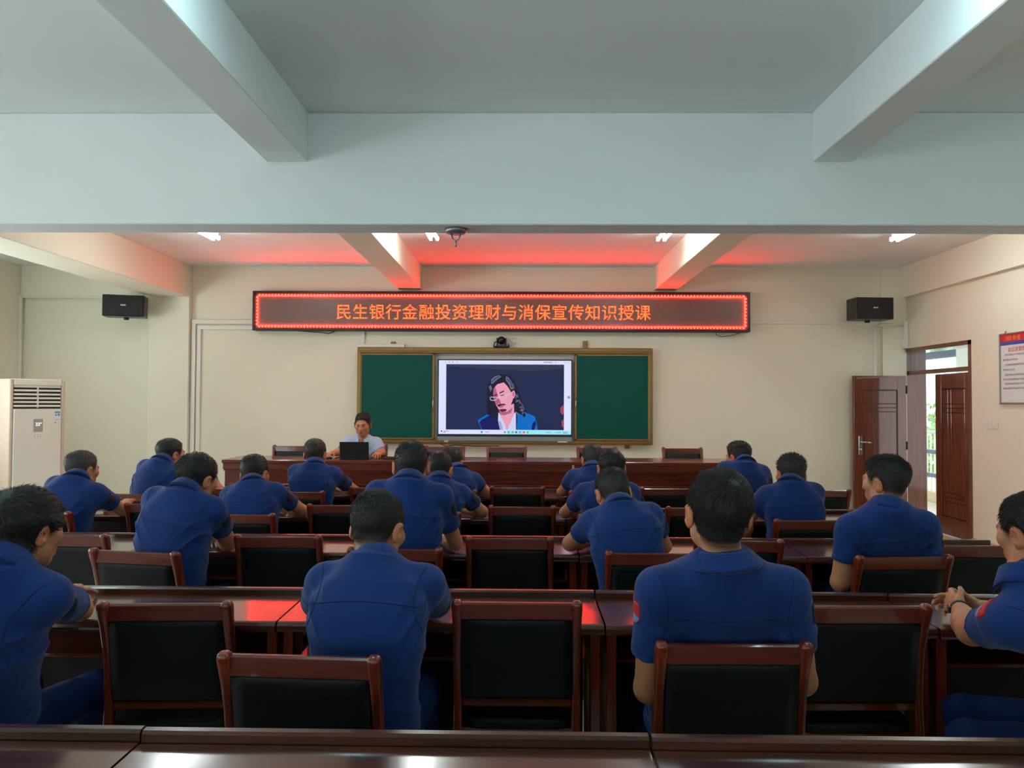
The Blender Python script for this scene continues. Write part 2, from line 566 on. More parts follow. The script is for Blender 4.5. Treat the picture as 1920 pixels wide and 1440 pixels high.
# ================================================================== THINGS ON THE WALLS AND CEILING
# tube lamps
M['tube'] = emis('lamp_tube_light', (0.90, 1.0, 0.98, 1), TUBE_POWER)
M['tube_front'] = emis('lamp_tube_light_cool', (0.60, 0.93, 1.0, 1), TUBE_POWER_FRONT)
M['lamp_body'] = mat('lamp_white_metal', rgb(235, 235, 230), 0.4, 0.02)
def tube_lamp(x, y0, y1, label, m):
    t = empty('ceiling_lamp', (x, (y0 + y1) / 2, CEIL))
    L = (y1 - y0) / 2
    tag(t, label, 'ceiling light', 'twin tube lamps on the ceiling')
    MB().box(-.020, .020, -L, L, -.055, 0, .004).build('lamp_body', M['lamp_body'], t)
    for s in (-1, 1):
        MB().tube([(s * .034, -L + .03, -.078), (s * .034, L - .03, -.078)], .016, 12).build('tube', m, t)
    e = MB()
    for s in (-1, 1):
        for q in (-1, 1):
            e.box(s * .034 - .014, s * .034 + .014, q * (L - .015) - .015, q * (L - .015) + .015, -.098, -.05, .003)
    e.build('tube_holder', M['lamp_body'], t)
names = ['x',
         'twin tube lamp right of the left beam, above the red sign',
         'twin tube lamp left of the right beam, above the red sign',
         'rightmost lit twin tube lamp, near the right wall']
names[0] = 'leftmost lit twin tube lamp, between the two left beams'
for x, n in zip((-3.17, -.92, 1.40, 3.76), names):
    tube_lamp(x, 6.35, 7.55, n, M['tube'])
near = ['near-bay twin tube lamp left of the left beam', 'near-bay twin tube lamp just right of the left beam',
        'near-bay twin tube lamp just left of the right beam', 'near-bay twin tube lamp right of the right beam']
for x, n in zip((-3.17, -.92, 1.40, 3.76), near):
    tube_lamp(x, 1.60, 2.80, n, M['tube_front'])

# hook plate under the cross beam
hk = empty('ceiling_hook', (-.42, 4.54, 2.62))
tag(hk, 'small grey hook plate under the cross beam', 'hook')
MB().cyl((0, 0, -.028), (0, 0, 1), .055, .028, 18, .075).build('plate', M['grey_metal'], hk)
MB().tube([(-.03, 0, -.028), (-.02, 0, -.06), (0, 0, -.075), (.02, 0, -.06), (.03, 0, -.028)], .005, 8).tube([(0, 0, -.075), (0, 0, -.11)], .006, 8).build('hook', M['grey_metal'], hk)

# red LED sign
M['sign_case'] = mat('sign_case', rgb(40, 12, 18), 0.35, 0.08)
def led_panel():
    N = NT('led_matrix_off')
    p = N.p
    tc = N.n('ShaderNodeTexCoord')
    br = N.n('ShaderNodeTexBrick', offset=0.0, i_Scale=1.0)
    br.inputs['Brick Width'].default_value = .0152
    br.inputs['Row Height'].default_value = .0152
    br.inputs['Mortar Size'].default_value = .0022
    br.inputs['Color1'].default_value = rgb(128, 104, 94)
    br.inputs['Color2'].default_value = rgb(118, 97, 88)
    br.inputs['Mortar'].default_value = rgb(96, 80, 74)
    sp = N.n('ShaderNodeSeparateXYZ')
    cb = N.n('ShaderNodeCombineXYZ')
    N.l(tc.outputs['Object'], sp.inputs[0])
    N.l(sp.outputs['X'], cb.inputs['X'])
    N.l(sp.outputs['Z'], cb.inputs['Y'])
    N.l(cb.outputs[0], br.inputs['Vector'])
    N.l(br.outputs['Color'], p.inputs['Base Color'])
    p.inputs['Roughness'].default_value = 0.35
    return N.m
M['led_off'] = led_panel()
M['led_border'] = emis('led_border_light', (1.0, 0.0056, 0.0042, 1), RED)
M['led_dot'] = emis('led_dot_light', (1.0, 0.010, 0.0042, 1), RED * 0.9)
def led_text():
    N = NT('led_text_light')
    p = N.p
    tc = N.n('ShaderNodeTexCoord')
    nz = N.n('ShaderNodeTexNoise', i_Scale=26.0, i_Detail=2.0)
    N.l(tc.outputs['Object'], nz.inputs['Vector'])
    cr = N.n('ShaderNodeValToRGB')
    cr.color_ramp.elements[0].position = .40
    cr.color_ramp.elements[1].position = .60
    cr.color_ramp.elements[0].color = (1.0, 0.045, 0.012, 1)
    cr.color_ramp.elements[1].color = (1.0, 0.12, 0.008, 1)
    N.l(nz.outputs['Fac'], cr.inputs['Fac'])
    p.inputs['Base Color'].default_value = (.02, .01, .01, 1)
    N.l(cr.outputs[0], p.inputs['Emission Color'])
    p.inputs['Emission Strength'].default_value = 3.4
    return N.m
M['led_text'] = led_text()
SX0, SX1, SZ0, SZ1, SY = -3.457, 2.862, 2.455, 2.96, 9.35
sg = empty('led_sign', ((SX0 + SX1) / 2, SY, SZ0))
tag(sg, 'long red scrolling light sign with Chinese lettering above the blackboard', 'sign')
hw, hh = (SX1 - SX0) / 2, SZ1 - SZ0
c = MB()
c.box(-hw, hw, .03, .15, 0, hh, .01)
c.box(-hw, hw, 0, .035, 0, .035, .006).box(-hw, hw, 0, .035, hh - .035, hh, .006)
c.box(-hw, -hw + .035, 0, .035, .03, hh - .03, .006).box(hw - .035, hw, 0, .035, .03, hh - .03, .006)
c.build('case', M['sign_case'], sg)
MB().box(-hw + .034, hw - .034, .022, .032, .034, hh - .034).build('display_panel', M['led_off'], sg)
bl = MB()
i0, i1, j0, j1 = -hw + .062, hw - .062, .060, hh - .060
for a in ((i0, i1, j0, j0 + .007), (i0, i1, j1 - .007, j1), (i0, i0 + .007, j0, j1), (i1 - .007, i1, j0, j1)):
    bl.box(a[0], a[1], .014, .023, a[2], a[3])
bl.build('border_line', M['led_border'], sg)
bd = MB()
nd = 150
for i in range(nd):
    x = i0 + (i1 - i0) * (i + .5) / nd
    for z, s in ((j0 - .012, -1), (j1 + .012, 1)):
        bd.poly([(x - .012, z + s * -.008), (x + .012, z + s * -.008), (x + .004, z + s * .012)][::s], .016, .023)
for i in range(9):
    z = j0 + (j1 - j0) * (i + .5) / 9
    for x, s in ((i0 - .012, -1), (i1 + .012, 1)):
        bd.poly([(x - s * .008, z - .012), (x + s * .012, z), (x - s * .008, z + .012)][::s], .016, .023)
bd.build('border_dots', M['led_dot'], sg)
TXT = '\u6c11\u751f\u94f6\u884c\u91d1\u878d\u6295\u8d44\u7406\u8d22\u4e0e\u6d88\u4fdd\u5ba3\u4f20\u77e5\u8bc6\u6388\u8bfe'
tw = (1.62 + 2.394) / 19.0
for i, chx in enumerate(TXT):
    text_mesh(chx, tw * .98, M['led_text'], 'lettering', sg, (-2.394 - (SX0 + SX1) / 2 + tw * i, .019, .165), extrude=.004, offset=-.0006)

# blackboard with two sliding green boards over a white back panel
bb = empty('blackboard', (-.238, 9.43, 1.02))
tag(bb, 'wide blackboard with two green sliding boards and a bronze frame', 'blackboard')
bw, bh = 1.882, 1.23
f = MB()
f.box(-bw, bw, -.03, .07, bh - .075, bh, .008).box(-bw, bw, -.03, .07, 0, .05, .008)
f.box(-bw, -bw + .05, -.03, .07, .04, bh - .05, .008).box(bw - .05, bw, -.03, .07, .04, bh - .05, .008)
f.box(-bw + .05, bw - .05, -.045, -.03, bh - .052, bh - .040, .003).box(-bw + .05, bw - .05, -.045, -.03, .018, .030, .003)
f.build('frame', M['brass'], bb)
MB().box(-bw + .04, bw - .04, .05, .065, .04, bh - .04).box(-.02 + .03, .02 + .05, .03, .05, .04, bh - .06).build('back_panel', M['whiteboard'], bb)
def slide_board(x0, x1, nm, hx):
    s = MB()
    z0, z1 = .055, bh - .078
    for a in ((x0, x1, z1 - .022, z1), (x0, x1, z0, z0 + .022), (x0, x0 + .028, z0, z1), (x1 - .028, x1, z0, z1)):
        s.box(a[0], a[1], -.022, .02, a[2], a[3], .003)
    b = MB().box(x0 + .026, x1 - .026, -.014, .015, z0 + .02, z1 - .02).build(nm, M['greenboard'], bb)
    s.build('board_edge', M['brass'], b)
    MB().tube([(hx, -.022, .42), (hx, -.045, .44), (hx, -.045, .56), (hx, -.022, .58)], .006, 8).build('board_handle', M['chrome'], b)
slide_board(-bw + .03, -bw + .99, 'sliding_board', -bw + .975)
slide_board(bw - .99, bw - .03, 'sliding_board', bw - .975)
# brackets above and below the frame
for i, (x, z0, z1, lab) in enumerate(((-1.673, 2.25, 2.325, 'small bronze bracket on the left of the blackboard top'), (.792, 2.25, 2.345, 'small bronze bracket on the right of the blackboard top'), (1.33, .97, 1.02, 'small bronze bracket under the right end of the blackboard'))):
    b = MB().box(x - .03, x + .03, 9.46, 9.5, z0, z1, .004).cyl((x, 9.46, (z0 + z1) / 2), (0, -1, 0), .009, .004, 10)
    tag(b.build('wall_bracket', M['brass']), lab, 'bracket', 'blackboard brackets')

# interactive screen
def sx(px): return -1.084 + (px - 822) * .006816
def sz(py): return 2.097 - (py - 674) * .006736
scr = empty('display_screen', (-.232, 9.395, 1.08))
tag(scr, 'large lit flat screen showing a long-haired man in a blue jacket', 'screen')
ox, oz = .232, -1.08
MB().box(-1.087 + ox, .623 + ox, .006, .05, 1.06 + oz, 2.10 + oz, .004).build('screen_body', M['black'], scr)
MB().box(-1.087 + ox, .623 + ox, -.006, .008, 1.06 + oz, 1.118 + oz, .004).build('bottom_bar', M['grey_metal'], scr)
b = MB()
for a in ((-1.087, .623, 2.088, 2.10), (-1.087, -1.074, 1.115, 2.10), (.610, .623, 1.115, 2.10)):
    b.box(a[0] + ox, a[1] + ox, -.004, .008, a[2] + oz, a[3] + oz, .002)
b.build('bezel', M['black'], scr)
PICT = [('ui', rgb(214, 220, 250)), ('night', rgb(33, 42, 76)), ('haze', rgb(52, 55, 80)), ('hair', rgb(30, 28, 46)), ('hairl', rgb(98, 100, 138)),
        ('skin', rgb(226, 152, 176)), ('skins', rgb(170, 92, 128)), ('shirt', rgb(196, 204, 232)), ('shirts', rgb(150, 160, 205)),
        ('coat', rgb(12, 104, 190)), ('coatd', rgb(26, 24, 92)), ('ink', rgb(70, 30, 52)), ('lip', rgb(196, 88, 120)), ('bar', rgb(150, 226, 240)),
        ('ico', rgb(30, 150, 200)), ('grey', rgb(140, 142, 165)), ('rust', rgb(150, 70, 90)), ('red', rgb(220, 70, 80)), ('green', rgb(60, 190, 120))]
PM = [emis('screen_' + n, c_, 1.0) for n, c_ in PICT]
PI = {n: i for i, (n, _) in enumerate(PICT)}
pc = MB()
lay = [0]
def pp(key, pts, crop=True):
    lay[0] += 1
    y = .005 - lay[0] * .00012
    q = [(sx(800 + a / 6.62) + ox, sz(660 + b_ / 6.62) + oz) for a, b_ in pts]
    ar = sum(q[i][0] * q[(i + 1) % len(q)][1] - q[(i + 1) % len(q)][0] * q[i][1] for i in range(len(q)))
    if ar < 0:
        q = q[::-1]
    pc.cur = PI[key]
    n = len(q)
    pc.add([(a, y, b_) for a, b_ in q], [tuple(range(n))])
def rect(key, x0, y0, x1, y1): pp(key, [(x0, y0), (x1, y0), (x1, y1), (x0, y1)])
def line(key, pts, w_):
    for (a, b_), (c_, d_) in zip(pts[:-1], pts[1:]):
        L = max(1e-6, sqrt((c_ - a) ** 2 + (d_ - b_) ** 2))
        nx, ny = -(d_ - b_) / L * w_ / 2, (c_ - a) / L * w_ / 2
        pp(key, [(a + nx, b_ + ny), (c_ + nx, d_ + ny), (c_ - nx, d_ - ny), (a - nx, b_ - ny)])
rect('ui', 155, 104, 1790, 1025)
rect('bar', 1000, 975, 1790, 1025)
rect('night', 246, 152, 1702, 970)
pp('haze', [(246, 152), (1702, 152), (1702, 200), (1300, 235), (900, 215), (246, 180)])
# hair behind
pp('hair', [(760, 420), (790, 350), (850, 305), (910, 285), (985, 275), (1050, 310), (1100, 380), (1140, 480), (1175, 580), (1215, 660), (1225, 720), (1190, 790), (1140, 820), (1080, 790), (1060, 700), (900, 800), (880, 840), (800, 800), (770, 720), (765, 600), (755, 500)])
pp('hairl', [(1090, 560), (1130, 520), (1160, 590), (1200, 660), (1215, 710), (1180, 770), (1150, 690), (1120, 640)])
pp('hair', [(1120, 600), (1150, 640), (1160, 700), (1140, 720), (1110, 680)])
pp('hairl', [(1110, 740), (1150, 770), (1190, 760), (1185, 800), (1140, 815)])
# jacket
pp('coatd', [(640, 850), (760, 775), (880, 830), (930, 970), (690, 970)])
pp('coat', [(640, 850), (760, 775), (785, 790), (680, 850), (665, 880)])
line('coat', [(642, 850), (690, 968)], 8)
pp('coat', [(1110, 800), (1210, 745), (1290, 775), (1345, 800), (1365, 880), (1380, 970), (1100, 970)])
pp('coatd', [(1310, 900), (1350, 850), (1360, 900), (1335, 970), (1305, 970)])
pp('coatd', [(1110, 800), (1130, 800), (1120, 970), (1105, 970)])
# shirt and neck
pp('shirt', [(895, 750), (940, 800), (1000, 970), (915, 970), (890, 850)])
pp('shirt', [(1085, 770), (1110, 745), (1112, 970), (1000, 970), (1050, 860)])
pp('shirts', [(900, 850), (930, 880), (950, 970), (915, 970)])
pp('skin', [(905, 730), (1085, 640), (1090, 770), (1040, 880), (1005, 970), (955, 860), (915, 790)])
pp('skins', [(905, 735), (1000, 745), (1070, 690), (1050, 760), (960, 790), (915, 780)])
# face
pp('skin', [(830, 440), (870, 400), (960, 375), (1000, 400), (1030, 470), (1080, 520), (1070, 600), (1040, 680), (990, 735), (935, 742), (900, 720), (865, 660), (835, 590), (828, 520)])
pp('skins', [(830, 440), (850, 425), (880, 520), (890, 600), (885, 660), (865, 660), (835, 590), (828, 520)])
pp('skin', [(1050, 500), (1085, 475), (1100, 510), (1090, 570), (1065, 585)])
pp('skins', [(1068, 505), (1085, 495), (1088, 540), (1072, 560)])
# hair in front
pp('hair', [(765, 470), (775, 390), (830, 330), (900, 300), (990, 300), (1060, 350), (1100, 430), (1080, 480), (1040, 480), (1000, 420), (960, 378), (880, 400), (835, 450), (815, 520), (790, 540)])
for a in ([(800, 345), (850, 300), (905, 290), (930, 310), (885, 345), (840, 385), (805, 400)], [(985, 300), (1035, 325), (1085, 400), (1090, 450), (1050, 470), (1010, 400), (980, 345)], [(775, 430), (800, 410), (815, 460), (795, 500), (780, 480)]):
    pp('hairl', a)
for a in ([(812, 372), (850, 330), (905, 305)], [(840, 385), (880, 345), (925, 315)], [(1000, 330), (1045, 380), (1060, 440)], [(1025, 320), (1070, 385), (1080, 440)], [(990, 365), (1020, 410), (1035, 455)], [(1110, 560), (1150, 640), (1180, 720)], [(1130, 540), (1185, 650), (1200, 720)]):
    line('hair', a, 9)
for i_ in range(26):
    cx_, cy_ = 1060 + 5.6 * i_ + 14 * sin(i_ * 2.1), 470 + 12.5 * i_ + 10 * cos(i_ * 1.7)
    rr_ = 15 + 6 * sin(i_ * 3.3)
    pp('hair' if i_ % 3 else 'hairl', [(cx_ + rr_ * cos(t_ * pi / 4), cy_ + rr_ * 1.4 * sin(t_ * pi / 4)) for t_ in range(8)])
for i_ in range(12):
    pp('hair', [(772 + 12 * sin(i_ * 2.3) + 16 * cos(t_ * pi / 4), 470 + 27 * i_ + 22 * sin(t_ * pi / 4)) for t_ in range(8)])
pp('skin', [(1050, 500), (1085, 475), (1100, 510), (1090, 570), (1065, 585)])
pp('skins', [(1068, 505), (1085, 495), (1088, 540), (1072, 560)])
# features
pp('ink', [(905, 505), (960, 478), (968, 490), (910, 520)])
pp('ink', [(838, 535), (880, 525), (882, 540), (840, 548)])
pp('ink', [(920, 540), (965, 528), (965, 542), (922, 550)])
pp('ink', [(846, 572), (880, 562), (880, 574), (848, 580)])
pp('skins', [(886, 590), (905, 580), (925, 640), (890, 650), (882, 630)])
pp('ink', [(880, 660), (915, 645), (975, 645), (988, 660), (940, 665), (890, 685)])
pp('lip', [(900, 680), (940, 668), (970, 672), (945, 692), (910, 696)])
pp('ink', [(905, 715), (960, 708), (1000, 715), (985, 738), (935, 744), (912, 730)])
line('shirt', [(790, 575), (800, 600), (830, 605), (865, 595), (880, 570), (800, 560), (790, 575)], 7)
line('shirt', [(880, 570), (905, 560), (1040, 520)], 6)
line('shirt', [(905, 560), (915, 590), (950, 590), (985, 570), (990, 540)], 5)
# second figure at the picture's edge
pp('rust', [(1700, 650), (1702, 760), (1680, 780), (1655, 740), (1660, 690)])
pp('rust', [(1702, 830), (1702, 950), (1675, 920), (1670, 860)])
# desktop bar
for x, k in ((690, 'ico'), (975, 'grey'), (1022, 'green'), (1070, 'grey'), (1115, 'rust'), (1162, 'grey'), (1210, 'red'), (1256, 'green')):
    rect(k, x - 12, 986, x + 12, 1010)
for x0, x1, y0 in ((735, 785, 994), (220, 285, 985), (215, 245, 1000), (1480, 1540, 995), (1600, 1670, 995), (1690, 1745, 990), (1690, 1745, 1003)):
    rect('grey', x0, y0, x1, y0 + 8)
rect('ink', 187, 982, 203, 998)
for x0, x1 in ((235, 245), (280, 292), (318, 338), (378, 390), (1450, 1560), (1590, 1602), (1715, 1725), (1760, 1768)):
    rect('grey', x0, 121, x1, 131)
pp('grey', [(1760 + 18 * cos(t * pi / 6), 560 + 18 * sin(t * pi / 6)) for t in range(12)])
pc.build('screen_picture', PM, scr)
MB().box(.44 + ox, .56 + ox, -.005, .008, 1.045 + oz, 1.075 + oz, .003).box(-1.0 + ox, -.95 + ox, -.01, .04, 1.045 + oz, 1.065 + oz, .003).build('socket_block', M['white_pl'], scr)

# conference camera, socket, white shelf and cables over the board
cz = empty('conference_camera', (-.281, 9.44, 2.25))
tag(cz, 'small black swivel conference camera standing on the blackboard frame', 'camera')
MB().box(-.10, .10, -.06, .05, 0, .022, .008).tube([(-.10, 0, .015), (-.085, 0, .07), (-.05, 0, .085)], .007, 8).tube([(.10, 0, .015), (.085, 0, .05)], .007, 8).build('base', M['black'], cz)
MB().box(-.062, -.045, -.04, .04, .02, .125, .005).box(.045, .062, -.04, .04, .02, .125, .005).build('fork', M['black'], cz)
MB().sphere((0, 0, .095), .052, 18, 12).build('head', M['black'], cz)
MB().cyl((0, -.04, .095), (0, -1, 0), .028, .03, 20, .024).build('lens', mat('camera_lens', rgb(60, 20, 20), .1, 0), cz)
so = empty('wall_socket', (-.125, 9.485, 2.31))
tag(so, 'white wall socket with a plug right of the small camera', 'socket')
MB().box(-.043, .043, 0, .015, 0, .086, .005).build('plate', M['white_pl'], so)
MB().box(-.022, .022, -.03, .001, .008, .040, .006).build('plug', M['white_pl'], so)
MB().box(-.012, -.006, -.002, .001, .058, .072).box(.006, .012, -.002, .001, .058, .072).build('socket_hole', M['black'], so)
MB().tube([(0, -.03, .012), (-.02, -.035, -.02), (-.06, -.02, -.05)], .004, 6).build('cord', M['white_pl'], so)
tag(MB().box(-2.11, -1.52, 9.44, 9.5, 2.25, 2.295, .004).build('cable_box', M['white_pl']), 'flat white cable box on the blackboard top, left end', 'cable box')
# trunking on the back wall
def trunk(name, boxes, label):
    b = MB()
    for q in boxes:
        b.box(*q, .003)
    return tag(b.build(name, M['white_pl']), label, 'cable trunking', 'cable trunking')
trunk('cable_trunking', [(-2.10, -2.045, 9.475, 9.5, 2.295, 2.46)], 'short upright trunking between sign and blackboard')
trunk('cable_trunking', [(-4.285, -3.46, 9.46, 9.498, 2.545, 2.60), (-4.285, -4.23, 9.46, 9.498, .195, 2.545)], 'white trunking left of the sign, down beside the left column')
trunk('cable_trunking', [(-4.215, -3.46, 9.47, 9.498, 2.475, 2.53), (-4.215, -4.165, 9.47, 9.498, .195, 2.475)], 'inner white trunking running below the outer one, left of the sign')
trunk('cable_trunking', [(2.862, 4.55, 9.475, 9.5, 2.575, 2.61)], 'white trunking right of the sign, under the right speaker')
tag(MB().tube([(4.86 - .03, 9.40, 2.565), (4.50, 9.40, 2.56), (4.46, 9.42, 2.53), (4.46, 9.44, 1.9), (4.46, 9.44, .12)], .020, 10).build('wall_pipe', M['white_pl']), 'cream pipe bending down beside the right corner column', 'pipe')
tag(MB().box(4.80, XR - .005, 9.38, 9.43, 2.26, 2.60, .003).build('cable_trunking', M['white_pl']), 'short upright trunking in the right corner above the door', 'cable trunking', 'cable trunking')
tag(MB().box(XL, XL + .03, 9.42, 9.445, 0.12, 2.90, .003).box(XL, -4.82, 9.435, 9.45, 2.872, 2.90, .003).build('cable_trunking', M['white_pl']), 'trunking in the left corner and along the wall above the air conditioner', 'cable trunking', 'cable trunking')
tag(MB().tube([(-2.9, 9.45, 2.457), (-2.6, 9.45, 2.44), (-2.5, 9.45, 2.425), (-2.42, 9.45, 2.457)], .006, 6).build('loose_cable', M['cable']), 'black cable sagging under the left part of the sign', 'cable')
tag(MB().tube([(2.45, 9.45, 2.457), (2.46, 9.45, 2.43), (2.52, 9.45, 2.40), (2.65, 9.45, 2.42), (2.78, 9.45, 2.457)], .004, 6).build('loose_cable', M['cable']), 'thin black cable looping under the right end of the sign', 'cable')
tag(MB().tube([(-1.02, 9.40, 1.08), (-1.04, 9.40, 1.02), (-.98, 9.40, .99), (-.86, 9.41, 1.01), (-.6, 9.41, .995), (-.3, 9.41, 1.0)], .006, 6).build('loose_cable', M['cable']), 'black cable hanging under the lit screen', 'cable')

# speakers
def speaker(x, y, z, yaw, label):
    t = empty('wall_speaker', (x, y, z), yaw)
    tag(t, label, 'speaker', 'wall speakers')
    MB().box(-.235, .235, -.12, .12, 0, .265, .008).build('cabinet', M['black'], t)
    MB().box(-.222, .222, -.132, -.118, .012, .253, .006).build('grille', M['black_matt'], t)
    rg = []
    for r0 in (.10, .094):
        rg.append([(-.0 + r0 * cos(a * pi / 16), -.134, .135 + r0 * sin(a * pi / 16)) for a in range(32)])
    MB().loft(rg, True, False).cyl((.165, -.130, .05), (0, -1, 0), .02, .004, 16).build('cone_ring', M['black'], t)
    lg = MB()
    for i, (a, b_) in enumerate(((-.028, -.016), (-.013, -.002), (.002, .012), (.016, .028))):
        lg.box(a, b_, -.1355, -.133, .130, .146)
    lg.build('badge', mat('badge_silver', rgb(225, 225, 225), .3, 0), t)
    MB().box(-.03, .03, .12, .30, .04, .10, .004).cyl((0, .06, -.025), (0, 0, 1), .03, .03, 12).build('wall_mount', M['black'], t)
speaker(-4.95, 9.10, 2.585, radians(17), 'black speaker on the left of the wall, beside the left column')
speaker(4.25, 9.12, 2.585, radians(4), 'black speaker on the right of the wall, above the open door leaf')

# air conditioner
ac = empty('air_conditioner', (-5.19, 7.72, 0), radians(57))
tag(ac, 'tall white floor-standing air conditioner at the left wall', 'air conditioner')
W2, D2, HT = .265, .17, 1.77
MB().box(-W2 + .03, W2 - .03, -D2 + .03, D2 + .02, 0, HT, .012).build('housing', M['white_enamel'], ac)
MB().box(-W2, -W2 + .035, -D2, D2 - .06, .04, HT - .004, .008).build('side_trim', M['beige_pl'], ac)
MB().box(W2 - .035, W2, -D2, D2 - .06, .04, HT - .004, .008).build('side_trim', M['beige_pl'], ac)
fp = MB().box(-W2 + .036, W2 - .036, -D2 - .008, -D2 + .03, .05, 1.46, .008).build('front_panel', M['white_enamel'], ac)
MB().box(-W2 + .036, W2 - .036, -D2 - .004, -D2 + .03, 1.70, HT, .008).build('top_cap', M['white_enamel'], ac)
MB().box(-W2 + .036, W2 - .036, -D2 + .028, -D2 + .036, 1.46, 1.71).build('outlet_cavity', M['black'], ac)
for i in range(6):
    z = 1.49 + i * .040
    MB().box(-W2 + .04, W2 - .04, -.006, .006, -.011, .011, .004).xf(Matrix.Translation((0, -D2 + .012, z)) @ Matrix.Rotation(radians(-28), 4, 'X')).build('louvre', M['white_enamel'], ac)
MB().box(-.006, .006, -D2 + .004, -D2 + .028, 1.47, 1.71, .002).build('divider', M['white_enamel'], ac)
ds = MB().box(-.045, .045, -D2 - .011, -D2 - .006, 1.22, 1.355, .003).build('control_display', mat('grey_display', rgb(165, 160, 150), .2, .03), fp)
text_mesh('22\u00b0', .045, emis('digits_light', (1, 1, 1, 1), 1.6), 'digits', fp, (-.026, -D2 - .0125, 1.285), extrude=.0005)
bt = MB()
for i in range(3):
    for j in range(2):
        bt.cyl((-.028 + i * .028, -D2 - .006, 1.19 - j * .022), (0, -1, 0), .006, .003, 10)
bt.build('buttons', M['beige_pl'], fp)
MB().box(.16, .215, -D2 - .0095, -D2 - .007, 1.33, 1.44).build('energy_label', mat('label_white', rgb(225, 232, 235), .5, 0), fp)
MB().box(.162, .213, -D2 - .0105, -D2 - .009, 1.415, 1.432).box(.165, .18, -D2 - .0105, -D2 - .009, 1.385, 1.405).box(.19, .21, -D2 - .0105, -D2 - .009, 1.385, 1.41).box(.165, .205, -D2 - .0105, -D2 - .009, 1.345, 1.350).box(.162, .175, -D2 - .0105, -D2 - .009, 1.305, 1.318).build('label_print', mat('label_blue', rgb(95, 150, 185), .5, 0), fp)
tag(MB().box(XL + .0, XL + .012, 9.10, 9.19, 1.90, 2.0, .004).build('wall_switch', M['white_pl']), 'small white switch plate on the left wall above the air conditioner', 'switch')
bk = MB().box(-6.0, -5.55, 6.98, 7.28, 0.0, .62, .01)
tag(bk.build('black_box', M['black']), 'black box on the floor left of the air conditioner', 'box')

# notice board and switches on the right wall
nb = empty('notice_board', (XR, 7.02, 1.56))
tag(nb, 'framed notice board with a red header on the right wall', 'notice board')
# local: x along -y of the room handled by building directly in room directions
def ybox(b, y0, y1, z0, z1, t0, t1, c_=.002):
    return b.box(-t1, -t0, y0 - 7.02, y1 - 7.02, z0 - 1.56, z1 - 1.56, c_)
fr = MB()
NY0, NY1, NZ0, NZ1 = 6.46, 7.58, 1.56, 2.27
ybox(fr, NY0, NY1, NZ0, NZ0 + .018, 0, .03); ybox(fr, NY0, NY1, NZ1 - .012, NZ1, 0, .03)
ybox(fr, NY0, NY0 + .018, NZ0, NZ1, 0, .03); ybox(fr, NY1 - .018, NY1, NZ0, NZ1, 0, .03)
fr.build('frame', M['grey_metal'], nb)
ybox(MB(), NY0 + .01, NY1 - .01, NZ0 + .01, NZ1 - .01, 0, .020).build('sheet', mat('notice_white', rgb(222, 224, 222), .4, .02), nb)
ybox(MB(), NY0 + .018, NY1 - .018, 2.185, 2.258, .019, .0215, 0).build('header', mat('notice_red', rgb(200, 30, 45), .4, .02), nb)
ybox(MB(), NY0 + .018, NY1 - .018, 2.150, 2.185, .019, .0215, 0).build('blue_band', mat('notice_blue', rgb(45, 75, 150), .4, .02), nb)
nrot = (pi / 2, 0, -pi / 2)
text_mesh('\u6d88\u9632 \u6551 \u63f4', .05, mat('notice_yellow', rgb(225, 150, 60), .4, 0), 'header_lettering', nb, (-.022, .47, 2.20 - 1.56), nrot, .0004)
text_mesh('\u4f1a\u8bae\u5ba4\u7ba1\u7406\u89c4\u5b9a', .052, mat('notice_title', rgb(205, 60, 70), .4, 0), 'title_lettering', nb, (-.0215, .43, 2.085 - 1.56), nrot, .0004)
tx = MB()
rn = random.Random(5)
for i, z in enumerate((2.045, 1.995, 1.945, 1.895, 1.845, 1.80, 1.755, 1.71)):
    y = 7.50 if i % 2 == 0 else 7.53
    end = 6.55 if i % 2 == 0 else 7.53 - (.22, .17, .5, .33)[i // 2]
    while y > end:
        L = rn.uniform(.016, .021)
        for dz in (0, .007, .014):
            if rn.random() < .85:
                ybox(tx, y - L + .004, y, z + dz, z + dz + .003, .0195, .0212, 0)
        ybox(tx, y - L * .5 - .0015, y - L * .5 + .0015, z, z + .017, .0195, .0212, 0)
        y -= L
tx.build('text_lines', mat('notice_ink', rgb(110, 112, 112), .5, 0), nb)
tag(MB().tube([(XR - .02, 7.50, 2.27), (XR - .005, 7.50, 2.295)], .006, 8).build('picture_nail', M['grey_metal']), 'small nail at the top of the notice board', 'nail')
for i, (y0, y1, lab) in enumerate(((7.745, 7.835, 'white light switch nearer the door'), (7.645, 7.735, 'white light switch nearer the notice board'))):
    t = empty('light_switch', (XR, (y0 + y1) / 2, 1.30))
    tag(t, lab, 'switch', 'light switches beside the door')
    MB().box(-.010, 0, -.044, .044, 0, .088, .004).build('plate', M['white_pl'], t)
    MB().box(-.016, -.008, -.032, .032, .014, .060, .003).build('rocker', M['white_pl'], t)

# ================================================================== FURNITURE
def sect(cx, cy, cz, hx, hy, n=12, e=.55):
    """Rounded-rectangle ring in the xy plane."""
    r = []
    for i in range(n):
        a = 2 * pi * (i + .5) / n
        ca, sa = cos(a), sin(a)
        r.append((cx + hx * (abs(ca) ** e) * (1 if ca > 0 else -1), cy + hy * (abs(sa) ** e) * (1 if sa > 0 else -1), cz))
    return r

